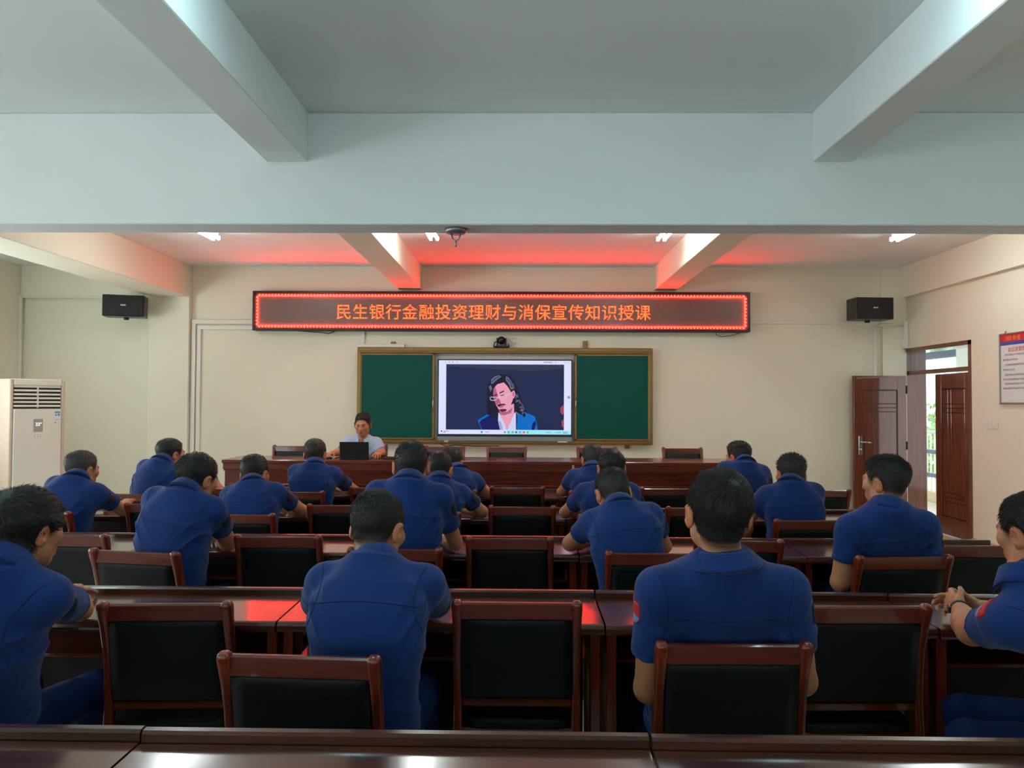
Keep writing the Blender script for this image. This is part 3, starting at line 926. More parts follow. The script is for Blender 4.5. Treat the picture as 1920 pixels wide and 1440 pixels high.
def make_chair():
    """Faces +y; y=0 is the rear of the top rail."""
    r = empty('conference_chair')
    for s in (-1, 1):
        x = s * .2085
        path = [(-.035, 0, .015, .017), (-.015, .12, .0155, .018), (.015, .28, .016, .019), (.040, .42, .016, .020), (.047, .50, .016, .020), (.043, .60, .016, .020),
                (.028, .70, .016, .020), (.010, .77, .0165, .021), (.000, .805, .018, .023), (-.006, .828, .019, .025), (-.012, .846, .019, .025), (-.016, .857, .017, .020), (-.017, .864, .011, .012), (-.017, .866, .004, .004)]
        MB().loft([sect(x, y + .02, z, hx, hy) for y, z, hx, hy in path]).build('rear_post', M['woodz'], r)
    tr = MB()
    prof = [(.000, .798), (.003, .848), (.010, .853), (.022, .853), (.030, .847), (.034, .798)]
    tr.loft([[(-.195, y + .002, z) for y, z in prof], [(.195, y + .002, z) for y, z in prof]], False)
    tr.build('top_rail', M['wood'], r)
    MB().box(-.195, .195, .050, .078, .478, .510, .005).build('lower_rail', M['wood'], r)
    # leather pad, slightly puffed, following the posts
    rows = []
    for z, y in ((.512, .048), (.520, .044), (.60, .039), (.70, .026), (.77, .012), (.790, .008), (.797, .010)):
        t = min(1, min(z - .510, .799 - z) / .02)
        ring = []
        for i in range(11):
            x = -.192 + .384 * i / 10
            e = min(1, (.192 - abs(x)) / .03)
            ring.append((x, y - .001 - .003 * e * t, z))
        for i in range(11):
            x = .192 - .384 * i / 10
            e = min(1, (.192 - abs(x)) / .03)
            ring.append((x, y + .026 + .014 * e * t, z))
        rows.append(ring)
    MB().loft(rows).build('back_pad', M['leather'], r)
    # seat
    rows = []
    for z, g in ((.392, -.006), (.400, .002), (.415, .004), (.428, -.004), (.434, -.03), (.437, -.08)):
        rows.append([(a[0], a[1], a[2]) for a in sect(0, .250, z, .212 + g, .185 + g, 32, .32)])
    MB().loft(rows).build('seat', M['leather'], r)
    MB().box(-.195, .195, .395, .420, .335, .395, .004).box(-.205, -.185, .07, .405, .335, .395, .004).box(.185, .205, .07, .405, .335, .395, .004).box(-.195, .195, .07, .09, .335, .395, .004).build('apron', M['wood'], r)
    for s in (-1, 1):
        MB().loft([sect(s * .188, .405 - .01 * (1 - q), z, h, h) for z, h, q in ((0, .014, 0), (.2, .017, .5), (.395, .020, 1))]).build('front_leg', M['woodz'], r)
    MB().box(-.195, -.18, .02, .40, .17, .192, .003).box(.18, .195, .02, .40, .17, .192, .003).build('stretcher', M['wood'], r)
    return r

def kidmap(root, objs):
    return [(c_, [s for s in objs if s.parent == c_]) for c_ in objs if c_.parent == root]

chair0 = make_chair()
CH_KIDS = kidmap(chair0, list(COL.objects))
chair_used = []
def place_chair(x, y, rz, label, z=0.0):
    if not chair_used:
        o = chair0
    else:
        o = copy_tree(chair0, CH_KIDS)
    chair_used.append(o)
    o.location = (x, y, z)
    o.rotation_euler = (0, 0, rz)
    tag(o, label, 'chair', 'red wood conference chairs')
    return o

DW = 1.172
def make_desk():
    """Near edge at y=0, far lip at y=.37-.40, centred on x."""
    r = empty('long_desk')
    h = DW / 2 - .001
    prof = [(0.006, .724), (.000, .734), (.000, .746), (.006, .757), (.014, .760), (.366, .760), (.366, .735), (.030, .735), (.026, .724)]
    MB().loft([[(-h, y, z) for y, z in prof], [(h, y, z) for y, z in prof]], False).build('top', M['desk'], r)
    prof = [(.371, .735), (.371, .779), (.377, .786), (.394, .787), (.402, .780), (.402, .735)]
    MB().loft([[(-h, y, z) for y, z in prof], [(h, y, z) for y, z in prof]], False).build('front_lip', M['desk'], r)
    for s in (-1, 1):
        MB().box(s * (h - .026) - .018, s * (h - .026) + .018, .05, .085, 0, .735, .003).build('leg', M['woodz'], r)
        MB().box(s * (h - .026) - .016, s * (h - .026) + .016, .345, .38, 0, .735, .003).build('leg', M['woodz'], r)
        MB().box(s * (h - .026) - .012, s * (h - .026) + .012, .02, .40, .03, .08, .003).build('foot_rail', M['wood'], r)
    MB().box(-h + .045, h - .045, .12, .372, .588, .602, .002).build('shelf', M['wood'], r)
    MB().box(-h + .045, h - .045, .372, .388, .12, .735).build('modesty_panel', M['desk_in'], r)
    return r
desk0 = make_desk()
DK_KIDS = kidmap(desk0, list(COL.objects))
desk_used = []
def place_desk(x, y, rz, label):
    o = desk0 if not desk_used else copy_tree(desk0, DK_KIDS)
    desk_used.append(o)
    o.location = (x, y, 0)
    o.rotation_euler = (0, 0, rz)
    tag(o, label, 'desk', 'long desks in rows')
XM = {-3: -3.835, -2: -2.648, -1: -1.470, 0: -.293, 1: .884, 2: 2.061}
rows = [('nearest row of desks, at the bottom of the photo', 1.345, (-1, 0, 1)), ('second row of desks from the front', 2.655, (-1, 0, 1, 2)),
        ('third row of desks from the front', 3.872, (-2, -1, 0, 1, 2)), ('fourth row of desks from the front', 5.035, (-2, -1, 0, 1, 2)),
        ('fifth row of desks, the one before the head table', 6.20, (-2, -1, 0, 1, 2))]
cols = {-2: 'outermost left desk', -1: 'desk left of the middle one', 0: 'middle desk', 1: 'desk right of the middle one', 2: 'outermost right desk'}
rj = random.Random(3)
for ri, (rn_, y, cs) in enumerate(rows):
    for c_ in cs:
        dy = {(0, -1): .006, (0, 0): .0, (0, 1): -.004, (1, 2): -.012, (2, 1): -.012}.get((ri, c_), rj.uniform(-.003, .003))
        place_desk(XM[c_] + (.045 if (ri, c_) == (4, 2) else 0), y + dy, 0.0, 'glossy ' + cols[c_] + ' in the ' + rn_.split(',')[0])

CHAIRS = [
 (-1.222, 2.528, 3, 'empty chair in the nearest row, beside the man at the left edge'),
 (-.608, 2.021, -3, 'chair pulled back behind the crop-haired man leaning on his desk'),
 (-.018, 2.584, 0, 'empty chair in the middle of the nearest row of chairs'),
 (.612, 2.160, 1, 'chair pulled back under the broad man with the red shoulder patch'),
 (1.183, 2.578, 2, 'empty chair in the nearest row, right of the broad seated man'),
 (-1.789, 3.394, -9, 'chair pulled back and turned, behind the second-row man on the left'),
 (-1.257, 3.800, 0, 'empty chair left of the crop-haired man, in the second row of chairs'),
 (-.603, 3.505, 1, 'chair in the second row under the tall man, right post beside his elbow'),
 (-.065, 3.800, 0, 'empty middle chair of the second row, under the screen'),
 (.611, 3.457, -1, 'chair pulled back behind the man whose left elbow rests on the desk, second row'),
 (1.099, 3.782, 0, 'empty second-row chair half hidden behind the broad man'),
 (1.745, 3.420, 4, 'chair under the upright man with the flat-top haircut'),
 (2.237, 3.707, 0, 'empty second-row chair at the right wall end, behind the clasped hands'),
 (-2.357, 3.790, -2, 'empty second-row chair half hidden by the head of the man at the left'),
 (-3.014, 4.557, -4, 'third-row chair at the left edge under the man by the air conditioner'),
 (-2.451, 4.953, 0, 'empty third-row chair between two men on the left'),
 (-1.745, 4.532, 0, 'third-row chair pulled back under the man with the bent right elbow'),
 (-1.222, 4.966, 0, 'empty third-row chair left of the tall man'),
 (-.612, 4.640, 0, 'third-row chair of the man seated directly behind the tall man'),
 (-.003, 4.954, 0, 'empty middle chair of the third row'),
 (.567, 4.582, 0, 'third-row chair of the man half hidden behind the second-row man on the right'),
 (1.181, 4.962, 0, 'empty third-row chair just left of the broad man'),
 (1.730, 4.471, 3, 'chair pulled back under the spiky-haired man near the door'),
 (2.380, 4.928, 2, 'empty third-row chair at the right end, by the open door leaf'),
 (-2.903, 5.485, -2, 'fourth-row chair under the man looking right near the left column'),
 (-2.329, 5.868, 0, 'empty fourth-row chair between two men on the left'),
 (-1.751, 5.688, 0, 'fourth-row chair under the man in front of the lecturer'),
 (-1.186, 6.014, 0, 'empty fourth-row chair right of the man in front of the lecturer'),
 (-.585, 5.828, 0, 'fourth-row chair of the man mostly hidden in the middle cluster'),
 (-.044, 6.084, 0, 'empty middle chair of the fourth row'),
 (.591, 5.827, 0, 'fourth-row chair of the farthest man in the cluster right of the middle'),
 (1.185, 6.082, 0, 'empty fourth-row chair in front of the right green board'),
 (1.760, 5.823, 0, 'fourth-row chair under the man far right with his head turned left'),
 (2.436, 6.047, 1, 'empty fourth-row chair at the right end, before the door'),
]
CHAIRS += [(-1.80, 2.02, 2, 'chair under the thick-haired man at the left edge'), (2.06, 2.14, 56, 'chair turned left under the man with clasped hands at the right edge')]
for x, y, rz, lab in CHAIRS:
    place_chair(x, y, radians(rz), lab)
HEADCH = [(-2.588, 'empty chair at the left end of the head table'), (-1.78, "lecturer's chair behind the head table"), (-.871, 'empty head table chair under the left side of the screen'),
          (-.181, 'empty head table chair under the middle of the screen'), (.824, 'empty head table chair under the right green board'), (1.778, 'empty chair at the right end of the head table')]
for i, (x, lab) in enumerate(HEADCH):
    place_chair(x, 8.31 + (.20 if i == 1 else 0), pi + radians((0, 4, -2, 0, 1, 0)[i]), lab, .197)

def make_podium():
    """Front face at y=0 looking to -y, on the dais."""
    r = empty('head_table')
    w_ = 1.788 / 2
    MB().box(-w_, w_, -.03, .56, .725, .76, .006).build('top', M['podium'], r)
    b = MB().box(-w_ + .012, w_ - .012, -.022, .02, .66, .725, .003)
    b.box(-w_ + .018, w_ - .018, -.016, .02, .645, .66, .004)
    b.build('cornice', M['podium'], r)
    fp_ = MB().box(-w_ + .025, w_ - .025, 0, .025, 0, .65).build('front_panel', M['podium'], r)
    mo = MB()
    for z0, z1 in ((.500, .515), (.475, .484)):
        mo.box(-w_ + .025, w_ - .025, -.010, .004, z0, z1, .003)
    for x0, x1 in ((-w_ + .10, -.06), (.06, w_ - .10)):
        for q in ((x0, x1, .43, .45), (x0, x1, .10, .12), (x0, x0 + .02, .10, .45), (x1 - .02, x1, .10, .45)):
            mo.box(q[0], q[1], -.008, .004, q[2], q[3], .003)
    mo.box(-w_ + .025, w_ - .025, -.014, .004, 0, .06, .003)
    mo.build('moulding', M['podium'], fp_)
    for s in (-1, 1):
        MB().box(s * (w_ - .04) - .018, s * (w_ - .04) + .018, .02, .52, 0, .725, .003).build('side_panel', M['podium'], r)
    return r
pod0 = make_podium()
PK = kidmap(pod0, list(COL.objects))
for i, (x, lab) in enumerate(((-2.173, 'left head table on the dais, with the laptop on it'), (-.385, 'middle head table on the dais, below the screen'), (1.403, 'right head table on the dais'))):
    o = pod0 if i == 0 else copy_tree(pod0, PK)
    o.location = (x, 7.53, .195)
    tag(o, lab, 'table', 'head tables')

# laptop and small things on the head table
TOPZ = .956
lp = empty('laptop', (-1.738, 7.64, TOPZ), radians(2))
tag(lp, 'open black laptop in front of the lecturer, seen from behind', 'laptop')
MB().box(-.150, .150, -.02, .19, 0, .014, .004).build('base', M['black'], lp)
MB().box(-.150, .150, -.004, .004, 0, .172, .003).xf(Matrix.Translation((0, -.02, .012)) @ Matrix.Rotation(radians(8), 4, 'X')).build('screen_lid', mat('laptop_lid', (.011, .009, .009, 1), .4, .1), lp)
tag(MB().box(-1.46, -1.30, 7.70, 7.86, TOPZ, TOPZ + .014, .004).build('folder', M['black']), 'flat black folder right of the laptop', 'folder')
mc = empty('desk_microphone', (-1.24, 7.78, TOPZ))
tag(mc, 'low black desk microphone base right of the folder', 'microphone')
MB().box(-.06, .06, -.06, .06, 0, .03, .01).build('base', M['black'], mc)
MB().tube([(0, .03, .028), (.05, .02, .035), (.13, 0, .036)], .006, 8).build('stem', M['black'], mc)
tag(MB().box(-2.06, -1.98, 7.66, 7.71, TOPZ, TOPZ + .022, .01).build('computer_mouse', M['black']), "black mouse beside the lecturer's right hand", 'mouse')

# ================================================================== PEOPLE
class Vol:
    """Signed-distance volume: shapes are blended in, then skinned into one continuous surface."""
    PAD = .04
    def __init__(self, lo, hi, h):
        self.h = h
        self.lo = np.array(lo, np.float32)
        self.n = [int((b - a) / h) + 2 for a, b in zip(lo, hi)]
        self.ax = [(a + h * np.arange(n)).astype(np.float32) for a, n in zip(lo, self.n)]
        self.d = np.full(self.n, .06, np.float32)
    def sub(self, lo, hi):
        s, g = [], []
        for a in range(3):
            i = max(0, int((lo[a] - self.PAD - self.lo[a]) / self.h))
            j = min(self.n[a], int((hi[a] + self.PAD - self.lo[a]) / self.h) + 2)
            if j <= i:
                return None, None
            s.append(slice(i, j))
            sh = [1, 1, 1]
            sh[a] = j - i
            g.append(self.ax[a][i:j].reshape(sh))
        return tuple(s), g
    def blend(self, s, d, k, op='u'):
        o = self.d[s]
        if op == 'u':
            if k > 0:
                q = np.maximum(k - np.abs(o - d), 0) / k
                self.d[s] = np.minimum(o, d) - q * q * k * .25
            else:
                self.d[s] = np.minimum(o, d)
        elif op == 's':
            q = np.maximum(k - np.abs(o + d), 0) / max(k, 1e-6)
            self.d[s] = np.maximum(o, -d) + q * q * k * .25
    def cone(self, a, b, r1, r2, k=.01, op='u', cut=None, flat=1.0, fdir=None):
        a, b = np.array(a, float), np.array(b, float)
        r = max(r1, r2)
        s, g = self.sub(np.minimum(a, b) - r, np.maximum(a, b) + r)
        if s is None:
            return
        ba = b - a
        L2 = max(ba @ ba, 1e-9)
        p = [g[i] - np.float32(a[i]) for i in range(3)]
        t = np.clip((p[0] * ba[0] + p[1] * ba[1] + p[2] * ba[2]) / L2, 0, 1)
        q = [p[i] - t * np.float32(ba[i]) for i in range(3)]
        dd = q[0] ** 2 + q[1] ** 2 + q[2] ** 2
        if fdir is not None:
            c = q[0] * fdir[0] + q[1] * fdir[1] + q[2] * fdir[2]
            dd = dd + c * c * (1 / flat ** 2 - 1)
        d = np.sqrt(dd) - (r1 + t * (r2 - r1))
        if cut is not None:
            L = sqrt(L2)
            w = (p[0] * ba[0] + p[1] * ba[1] + p[2] * ba[2]) / L
            d = np.maximum(d, w - cut * L)
        self.blend(s, d.astype(np.float32), k, op)
    def ell(self, c, r, R=None, k=.01, op='u'):
        c = np.array(c, float)
        R = np.eye(3) if R is None else R           # columns: local axes in world
        ext = np.sqrt(((R * np.array(r)) ** 2).sum(1))
        s, g = self.sub(c - ext, c + ext)
        if s is None:
            return
        p = [g[i] - np.float32(c[i]) for i in range(3)]
        k0 = k1 = 0
        for j in range(3):
            q = p[0] * R[0, j] + p[1] * R[1, j] + p[2] * R[2, j]
            k0 = k0 + (q / r[j]) ** 2
            k1 = k1 + (q / r[j] ** 2) ** 2
        k0, k1 = np.sqrt(k0), np.sqrt(k1) + 1e-6
        self.blend(s, (k0 * (k0 - 1) / k1).astype(np.float32), k, op)
    def mesh(self, smooth=1):
        d = self.d
        s = d < 0
        nx, ny, nz = d.shape
        cnt = np.zeros((nx - 1, ny - 1, nz - 1), np.int8)
        for i in (0, 1):
            for j in (0, 1):
                for k in (0, 1):
                    cnt += s[i:nx - 1 + i, j:ny - 1 + j, k:nz - 1 + k]
        act = (cnt > 0) & (cnt < 8)
        I = np.argwhere(act)
        idx = np.full(act.shape, -1, np.int32)
        idx[act] = np.arange(len(I))
        cor = [(i, j, k) for i in (0, 1) for j in (0, 1) for k in (0, 1)]
        val = np.stack([d[I[:, 0] + c[0], I[:, 1] + c[1], I[:, 2] + c[2]] for c in cor], 1)
        acc = np.zeros((len(I), 3))
        num = np.zeros(len(I))
        for a in range(8):
            for b in range(a + 1, 8):
                df = [cor[b][q] - cor[a][q] for q in range(3)]
                if sum(abs(x) for x in df) != 1:
                    continue
                m = (val[:, a] < 0) != (val[:, b] < 0)
                t = np.where(m, val[:, a] / np.where(m, val[:, a] - val[:, b], 1), 0)
                for q in range(3):
                    acc[:, q] += np.where(m, cor[a][q] + t * df[q], 0)
                num += m
        V = (I + acc / num[:, None]) * self.h + self.lo
        F = []
        for a in range(3):
            b, c = (a + 1) % 3, (a + 2) % 3
            s0 = np.moveaxis(s, (a, b, c), (0, 1, 2))
            ix = np.moveaxis(idx, (a, b, c), (0, 1, 2))
            x = s0[:-1, 1:-1, 1:-1] != s0[1:, 1:-1, 1:-1]
            E = np.argwhere(x)
            if not len(E):
                continue
            i, j, k = E[:, 0], E[:, 1], E[:, 2]
            q = np.stack([ix[i, j, k], ix[i, j + 1, k], ix[i, j + 1, k + 1], ix[i, j, k + 1]], 1)
            inside = s0[i, j + 1, k + 1]
            q[~inside] = q[~inside][:, ::-1]
            F.append(q)
        F = np.concatenate(F)
        for _ in range(smooth):
            S = np.zeros_like(V)
            N = np.zeros(len(V))
            for a, b in ((0, 1), (1, 2), (2, 3), (3, 0)):
                for q in range(3):
                    S[:, q] += np.bincount(F[:, a], V[F[:, b], q], len(V)) + np.bincount(F[:, b], V[F[:, a], q], len(V))
                N += np.bincount(F[:, a], minlength=len(V)) + np.bincount(F[:, b], minlength=len(V))
            V = V * .5 + S / np.maximum(N, 1)[:, None] * .5
        return V, F

def np_mesh(name, V, F, mats, parent=None, colors=None):
    me = bpy.data.meshes.new(name)
    me.vertices.add(len(V))
    me.vertices.foreach_set('co', np.asarray(V, np.float32).ravel())
    F = np.asarray(F, np.int32)
    nf, k = F.shape
    me.loops.add(nf * k)
    me.loops.foreach_set('vertex_index', F.ravel())
    me.polygons.add(nf)
    me.polygons.foreach_set('loop_start', np.arange(0, nf * k, k, dtype=np.int32))
    me.polygons.foreach_set('use_smooth', np.ones(nf, bool))
    me.update(calc_edges=True)
    me.validate()
    for m in (mats if isinstance(mats, (list, tuple)) else [mats]):
        me.materials.append(m)
    if colors is not None:
        at = me.color_attributes.new('tint', 'FLOAT_COLOR', 'POINT')
        c4 = np.ones((len(V), 4), np.float32)
        c4[:, :3] = colors
        at.data.foreach_set('color', c4.ravel())
    o = bpy.data.objects.new(name, me)
    COL.objects.link(o)
    if parent:
        o.parent = parent
    return o

def attr_mat(name, rough, bump, bscale, sss=0.0, spec=.4, stretch=1.0):
    N = NT(name)
    p = N.p
    at = N.n('ShaderNodeAttribute', attribute_name='tint')
    tc = N.n('ShaderNodeTexCoord')
    nz = N.n('ShaderNodeTexNoise', i_Scale=30.0, i_Detail=4.0)
    N.l(tc.outputs['Object'], nz.inputs['Vector'])
    mr = N.n('ShaderNodeMapRange')
    for k, v in (('To Min', .86), ('To Max', 1.14)):
        mr.inputs[k].default_value = v
    N.l(nz.outputs['Fac'], mr.inputs['Value'])
    vm = N.n('ShaderNodeVectorMath', operation='SCALE')
    N.l(at.outputs['Color'], vm.inputs[0])
    N.l(mr.outputs[0], vm.inputs['Scale'])
    N.l(vm.outputs[0], p.inputs['Base Color'])
    p.inputs['Roughness'].default_value = rough
    p.inputs['Specular IOR Level'].default_value = spec
    if sss:
        p.inputs['Subsurface Weight'].default_value = sss
        p.inputs['Subsurface Radius'].default_value = (.012, .004, .002)
        p.inputs['Subsurface Scale'].default_value = .6
    nb = N.n('ShaderNodeTexNoise', i_Scale=bscale, i_Detail=3.0)
    N.l(tc.outputs['Object'], nb.inputs['Vector'])
    bp = N.n('ShaderNodeBump', i_Strength=bump, i_Distance=.001)
    N.l(nb.outputs['Fac'], bp.inputs['Height'])
    N.l(bp.outputs[0], p.inputs['Normal'])
    return N.m
M['skin'] = attr_mat('skin', .48, .25, 220, .12)
M['hair'] = attr_mat('hair', .5, .6, 420, 0, .4)
M['navy'] = mat('navy_uniform_cloth', (.0036, .0290, .150, 1), .8, .10, 14, bump=.30, bscale=420, spec=.25, sheen=.12)
M['navy_trouser'] = mat('dark_navy_trousers', (.0028, .0140, .075, 1), .8, .10, 14, bump=.30, bscale=420, spec=.25)
M['navy_seam'] = mat('navy_seam', (.002, .008, .045, 1), .8, .05)
M['navy_dark'] = mat('black_sleeve_tab', (.006, .009, .025, 1), .7, .05)
M['lightblue'] = mat('pale_blue_shirt_cloth', rgb(176, 190, 214), .75, .04, 14, bump=.25, bscale=420, spec=.25)
M['pale_seam'] = mat('pale_seam', rgb(150, 165, 195), .8, .05)
M['trouser_dark'] = mat('dark_trousers', (.012, .014, .022, 1), .8, .08)
M['shoe'] = mat('black_shoe_leather', (.008, .008, .008, 1), .3, .1)
M['patch_red'] = mat('patch_red', rgb(190, 40, 45), .6, .05)
M['patch_blue'] = mat('patch_pale_blue', rgb(120, 150, 200), .6, .05)
M['eye'] = mat('eye_white', rgb(225, 218, 210), .2, 0)
M['iris'] = mat('eye_dark', (.01, .007, .005, 1), .15, 0)

def rotm(yaw, pitch=0.0, roll=0.0):
    """Columns: right, front, up. Positive yaw turns left, positive pitch looks down, positive roll tilts to the right."""
    y, p, r = radians(yaw), radians(pitch), radians(roll)
    return np.array((Matrix.Rotation(y, 3, 'Z') @ Matrix.Rotation(-p, 3, 'X') @ Matrix.Rotation(r, 3, 'Y')))

def unit(v):
    v = np.array(v, float)
    return v / max(1e-9, np.linalg.norm(v))

SKIN = np.array([lin(190), lin(128), lin(92)])
HAIRC = np.array([.017, .0155, .0140])

# style: (top thickness, side thickness, nape height, fringe drop, strand length, strand stand-up)
STYLES = {'crop': (.0115, .0046, -.074, .0, .013, .42), 'buzz': (.0090, .0056, -.070, -.006, .009, .45), 'mop': (.019, .0115, -.085, .026, .034, .04),
          'flat': (.0135, .0046, -.066, .0, .015, .6), 'spiky': (.014, .0042, -.062, .0, .018, .95), 'full': (.0120, .0048, -.086, .002, .022, .14)}
OY = np.array([-.16, -.105, -.06, -.030, -.012, .012, .026, .044, .056, .080, .12])

def head_fields(vol, HC, R, sc, skull_only=False):
    """Blends the head into vol; local frame right/front/up, origin between the ears."""
    def P(x, y, z): return HC + R @ (np.array([x, y, z]) * sc)
    E = lambda c, r, k, op='u', Q=None: vol.ell(P(*c), np.array(r) * sc, R if Q is None else R @ Q, k, op)
    E((0, -.018, .034), (.0725, .096, .083), .01)
    E((0, .022, -.020), (.063, .073, .078), .035)
    E((0, .060, -.088), (.030, .026, .022), .035)
    for s in (-1, 1):
        E((s * .046, .018, -.062), (.020, .028, .026), .03)
        E((s * .044, .058, -.012), (.024, .022, .020), .03)
    if skull_only:
        return
    C = lambda a, b, r1, r2, k: vol.cone(P(*a), P(*b), r1 * sc, r2 * sc, k)
    C((-.030, .083, .024), (.030, .083, .024), .010, .010, .02)
    for s in (-1, 1):
        E((s * .031, .098, .006), (.016, .012, .010), .012, 's')
        E((s * .031, .0785, .006), (.0155, .0125, .0125), .004)
    C((0, .090, .012), (0, .106, -.024), .007, .0105, .012)
    for s in (-1, 1):
        C((s * .004, .104, -.027), (s * .013, .096, -.030), .0085, .0075, .006)
    C((-.018, .088, -.054), (.018, .088, -.054), .0065, .0065, .012)
    C((0, .0925, -.055), (0, .0925, -.056), .0070, .0070, .010)
    C((-.015, .088, -.067), (.015, .088, -.067), .0070, .0070, .010)
    vol.cone(P(-.021, .0975, -.061), P(.021, .0975, -.061), .0026 * sc, .0026 * sc, .004, 's')
    for s in (-1, 1):
        Q = np.array((Matrix.Rotation(radians(s * -30), 3, 'Z') @ Matrix.Rotation(radians(-12), 3, 'X')))
        c0 = (s * .0865, -.016, -.006)
        E(c0, (.0095, .0190, .0330), .006, 'u', Q)
        E((s * .0815, -.010, -.033), (.007, .009, .010), .008, 'u', Q)
        E((s * .0960, -.009, -.003), (.0075, .0105, .0185), .004, 's', Q)

def hand(vol, W, d, n, thumb, sc=1.0, curl=.5, spread=1.0):
    """d: pointing direction, n: out of the palm, thumb: +1/-1 picks the side; five separate fingers."""
    d = unit(d)
    n = unit(n - d * (n @ d))
    l = np.cross(d, n) * thumb
    kn = []
    for i, (off, fw) in enumerate(((.029, .082), (.010, .088), (-.010, .085), (-.029, .076))):
        k = W + d * fw * sc + l * off * sc
        kn.append(k)
        vol.cone(W + l * off * .55 * sc + d * .008, k, .0125 * sc, .0105 * sc, .012)
    vol.ell(W + d * .045 * sc - n * -.002, np.array([.034, .044, .0125]) * sc, np.stack([l, d, -n], 1), .012)
    for i, (k, ln) in enumerate(zip(kn, (.070, .079, .073, .057))):
        a = (.010, .003, -.004, -.013)[i] * 9 * spread
        dirn = unit(d + l * a)
        p = k
        ang = curl * (.55 + .12 * i)
        r = .0090 * sc * (1 if i < 3 else .9)
        for j, f_ in enumerate((.45, .30, .25)):
            ang_j = ang * (.6, 1.5, 2.2)[j]
            dd = dirn * cos(ang_j) + n * sin(ang_j)
            q = p + dd * ln * f_ * sc
            vol.cone(p, q, r * (1 - .10 * j), r * (.92 - .12 * j), .004)
            p = q
    b = W + d * .022 * sc + l * .022 * sc
    m = b + (d * .62 + l * .62 + n * .25) * .046 * sc
    e = m + unit(d * .95 + l * .15 + n * .25) * .030 * sc
    vol.cone(W + d * .008 * sc + l * .010 * sc, b, .015 * sc, .015 * sc, .012)
    vol.cone(b, m, .0145 * sc, .0105 * sc, .008)
    vol.cone(m, e, .0102 * sc, .0082 * sc, .005)

def strands(V, F, th, HC, R, sc, style, n, seed, col):
    """Short tapering hair tufts growing out of the cap, fanned out from the crown whorl."""
    rs = np.random.RandomState(seed)
    tv = th[F].min(1)
    ok = np.where(tv > .0026)[0]
    if not len(ok):
        return np.zeros((0, 3)), np.zeros((0, 4), int), np.zeros((0, 3))
    f = ok[rs.randint(0, len(ok), n)]
    w = rs.dirichlet((1, 1, 1, 1), n)
    P = (V[F[f]] * w[:, :, None]).sum(1)
    nr = np.cross(V[F[f, 2]] - V[F[f, 0]], V[F[f, 3]] - V[F[f, 1]])
    nr /= np.linalg.norm(nr, axis=1)[:, None] + 1e-9
    wh = HC + R @ (np.array([.012, -.075, .085]) * sc)
    fl = P - wh
    fl -= nr * (fl * nr).sum(1)[:, None]
    fl /= np.linalg.norm(fl, axis=1)[:, None] + 1e-9
    # slight swirl
    fl = fl + np.cross(nr, fl) * .35
    L = STYLES[style][4] * rs.uniform(.6, 1.15, n) * np.clip(th[F[f]].mean(1) / STYLES[style][0], .35, 1.1)
    su = (STYLES[style][5] * np.clip(((((P - HC) @ R)[:, 2] / sc) - .01) / .07, .06, 1))[:, None]
    D = nr * su + fl * (1.15 - su) + rs.normal(0, .13, (n, 3))
    D /= np.linalg.norm(D, axis=1)[:, None]
    tip = P + D * L[:, None]
    tip2 = P + D * (L * .55)[:, None] + nr * (L * .02)[:, None]
    u = np.cross(D, nr + 1e-3)
    u /= np.linalg.norm(u, axis=1)[:, None] + 1e-9
    wd = rs.uniform(.0007, .0012, n)[:, None]
    v2 = np.cross(D, u)
    base = P - nr * .003
    vs = np.stack([base + u * wd, base - u * wd * .6 + v2 * wd, base - u * wd * .6 - v2 * wd, tip2 + u * wd * .6, tip2 - u * wd * .4 + v2 * wd * .6, tip2 - u * wd * .4 - v2 * wd * .6, tip], 1)
    b = (np.arange(n) * 7)[:, None]
    q = [(0, 1, 4, 3), (1, 2, 5, 4), (2, 0, 3, 5)]
    fs = np.concatenate([b + np.array(x)[None] for x in q])
    # the tips as thin quads that close on the tip point
    t = np.concatenate([b + np.array(x)[None] for x in ((3, 4, 6, 6), (4, 5, 6, 6), (5, 3, 6, 6))])
    return vs.reshape(-1, 3), (fs, t[:, :3]), np.repeat(col[None] * (rs.uniform(.5, 1.0, n) ** 2 * 3.0)[:, None], 7, axis=0)

TROUSER_H, SHIRT_H = .008, .0055

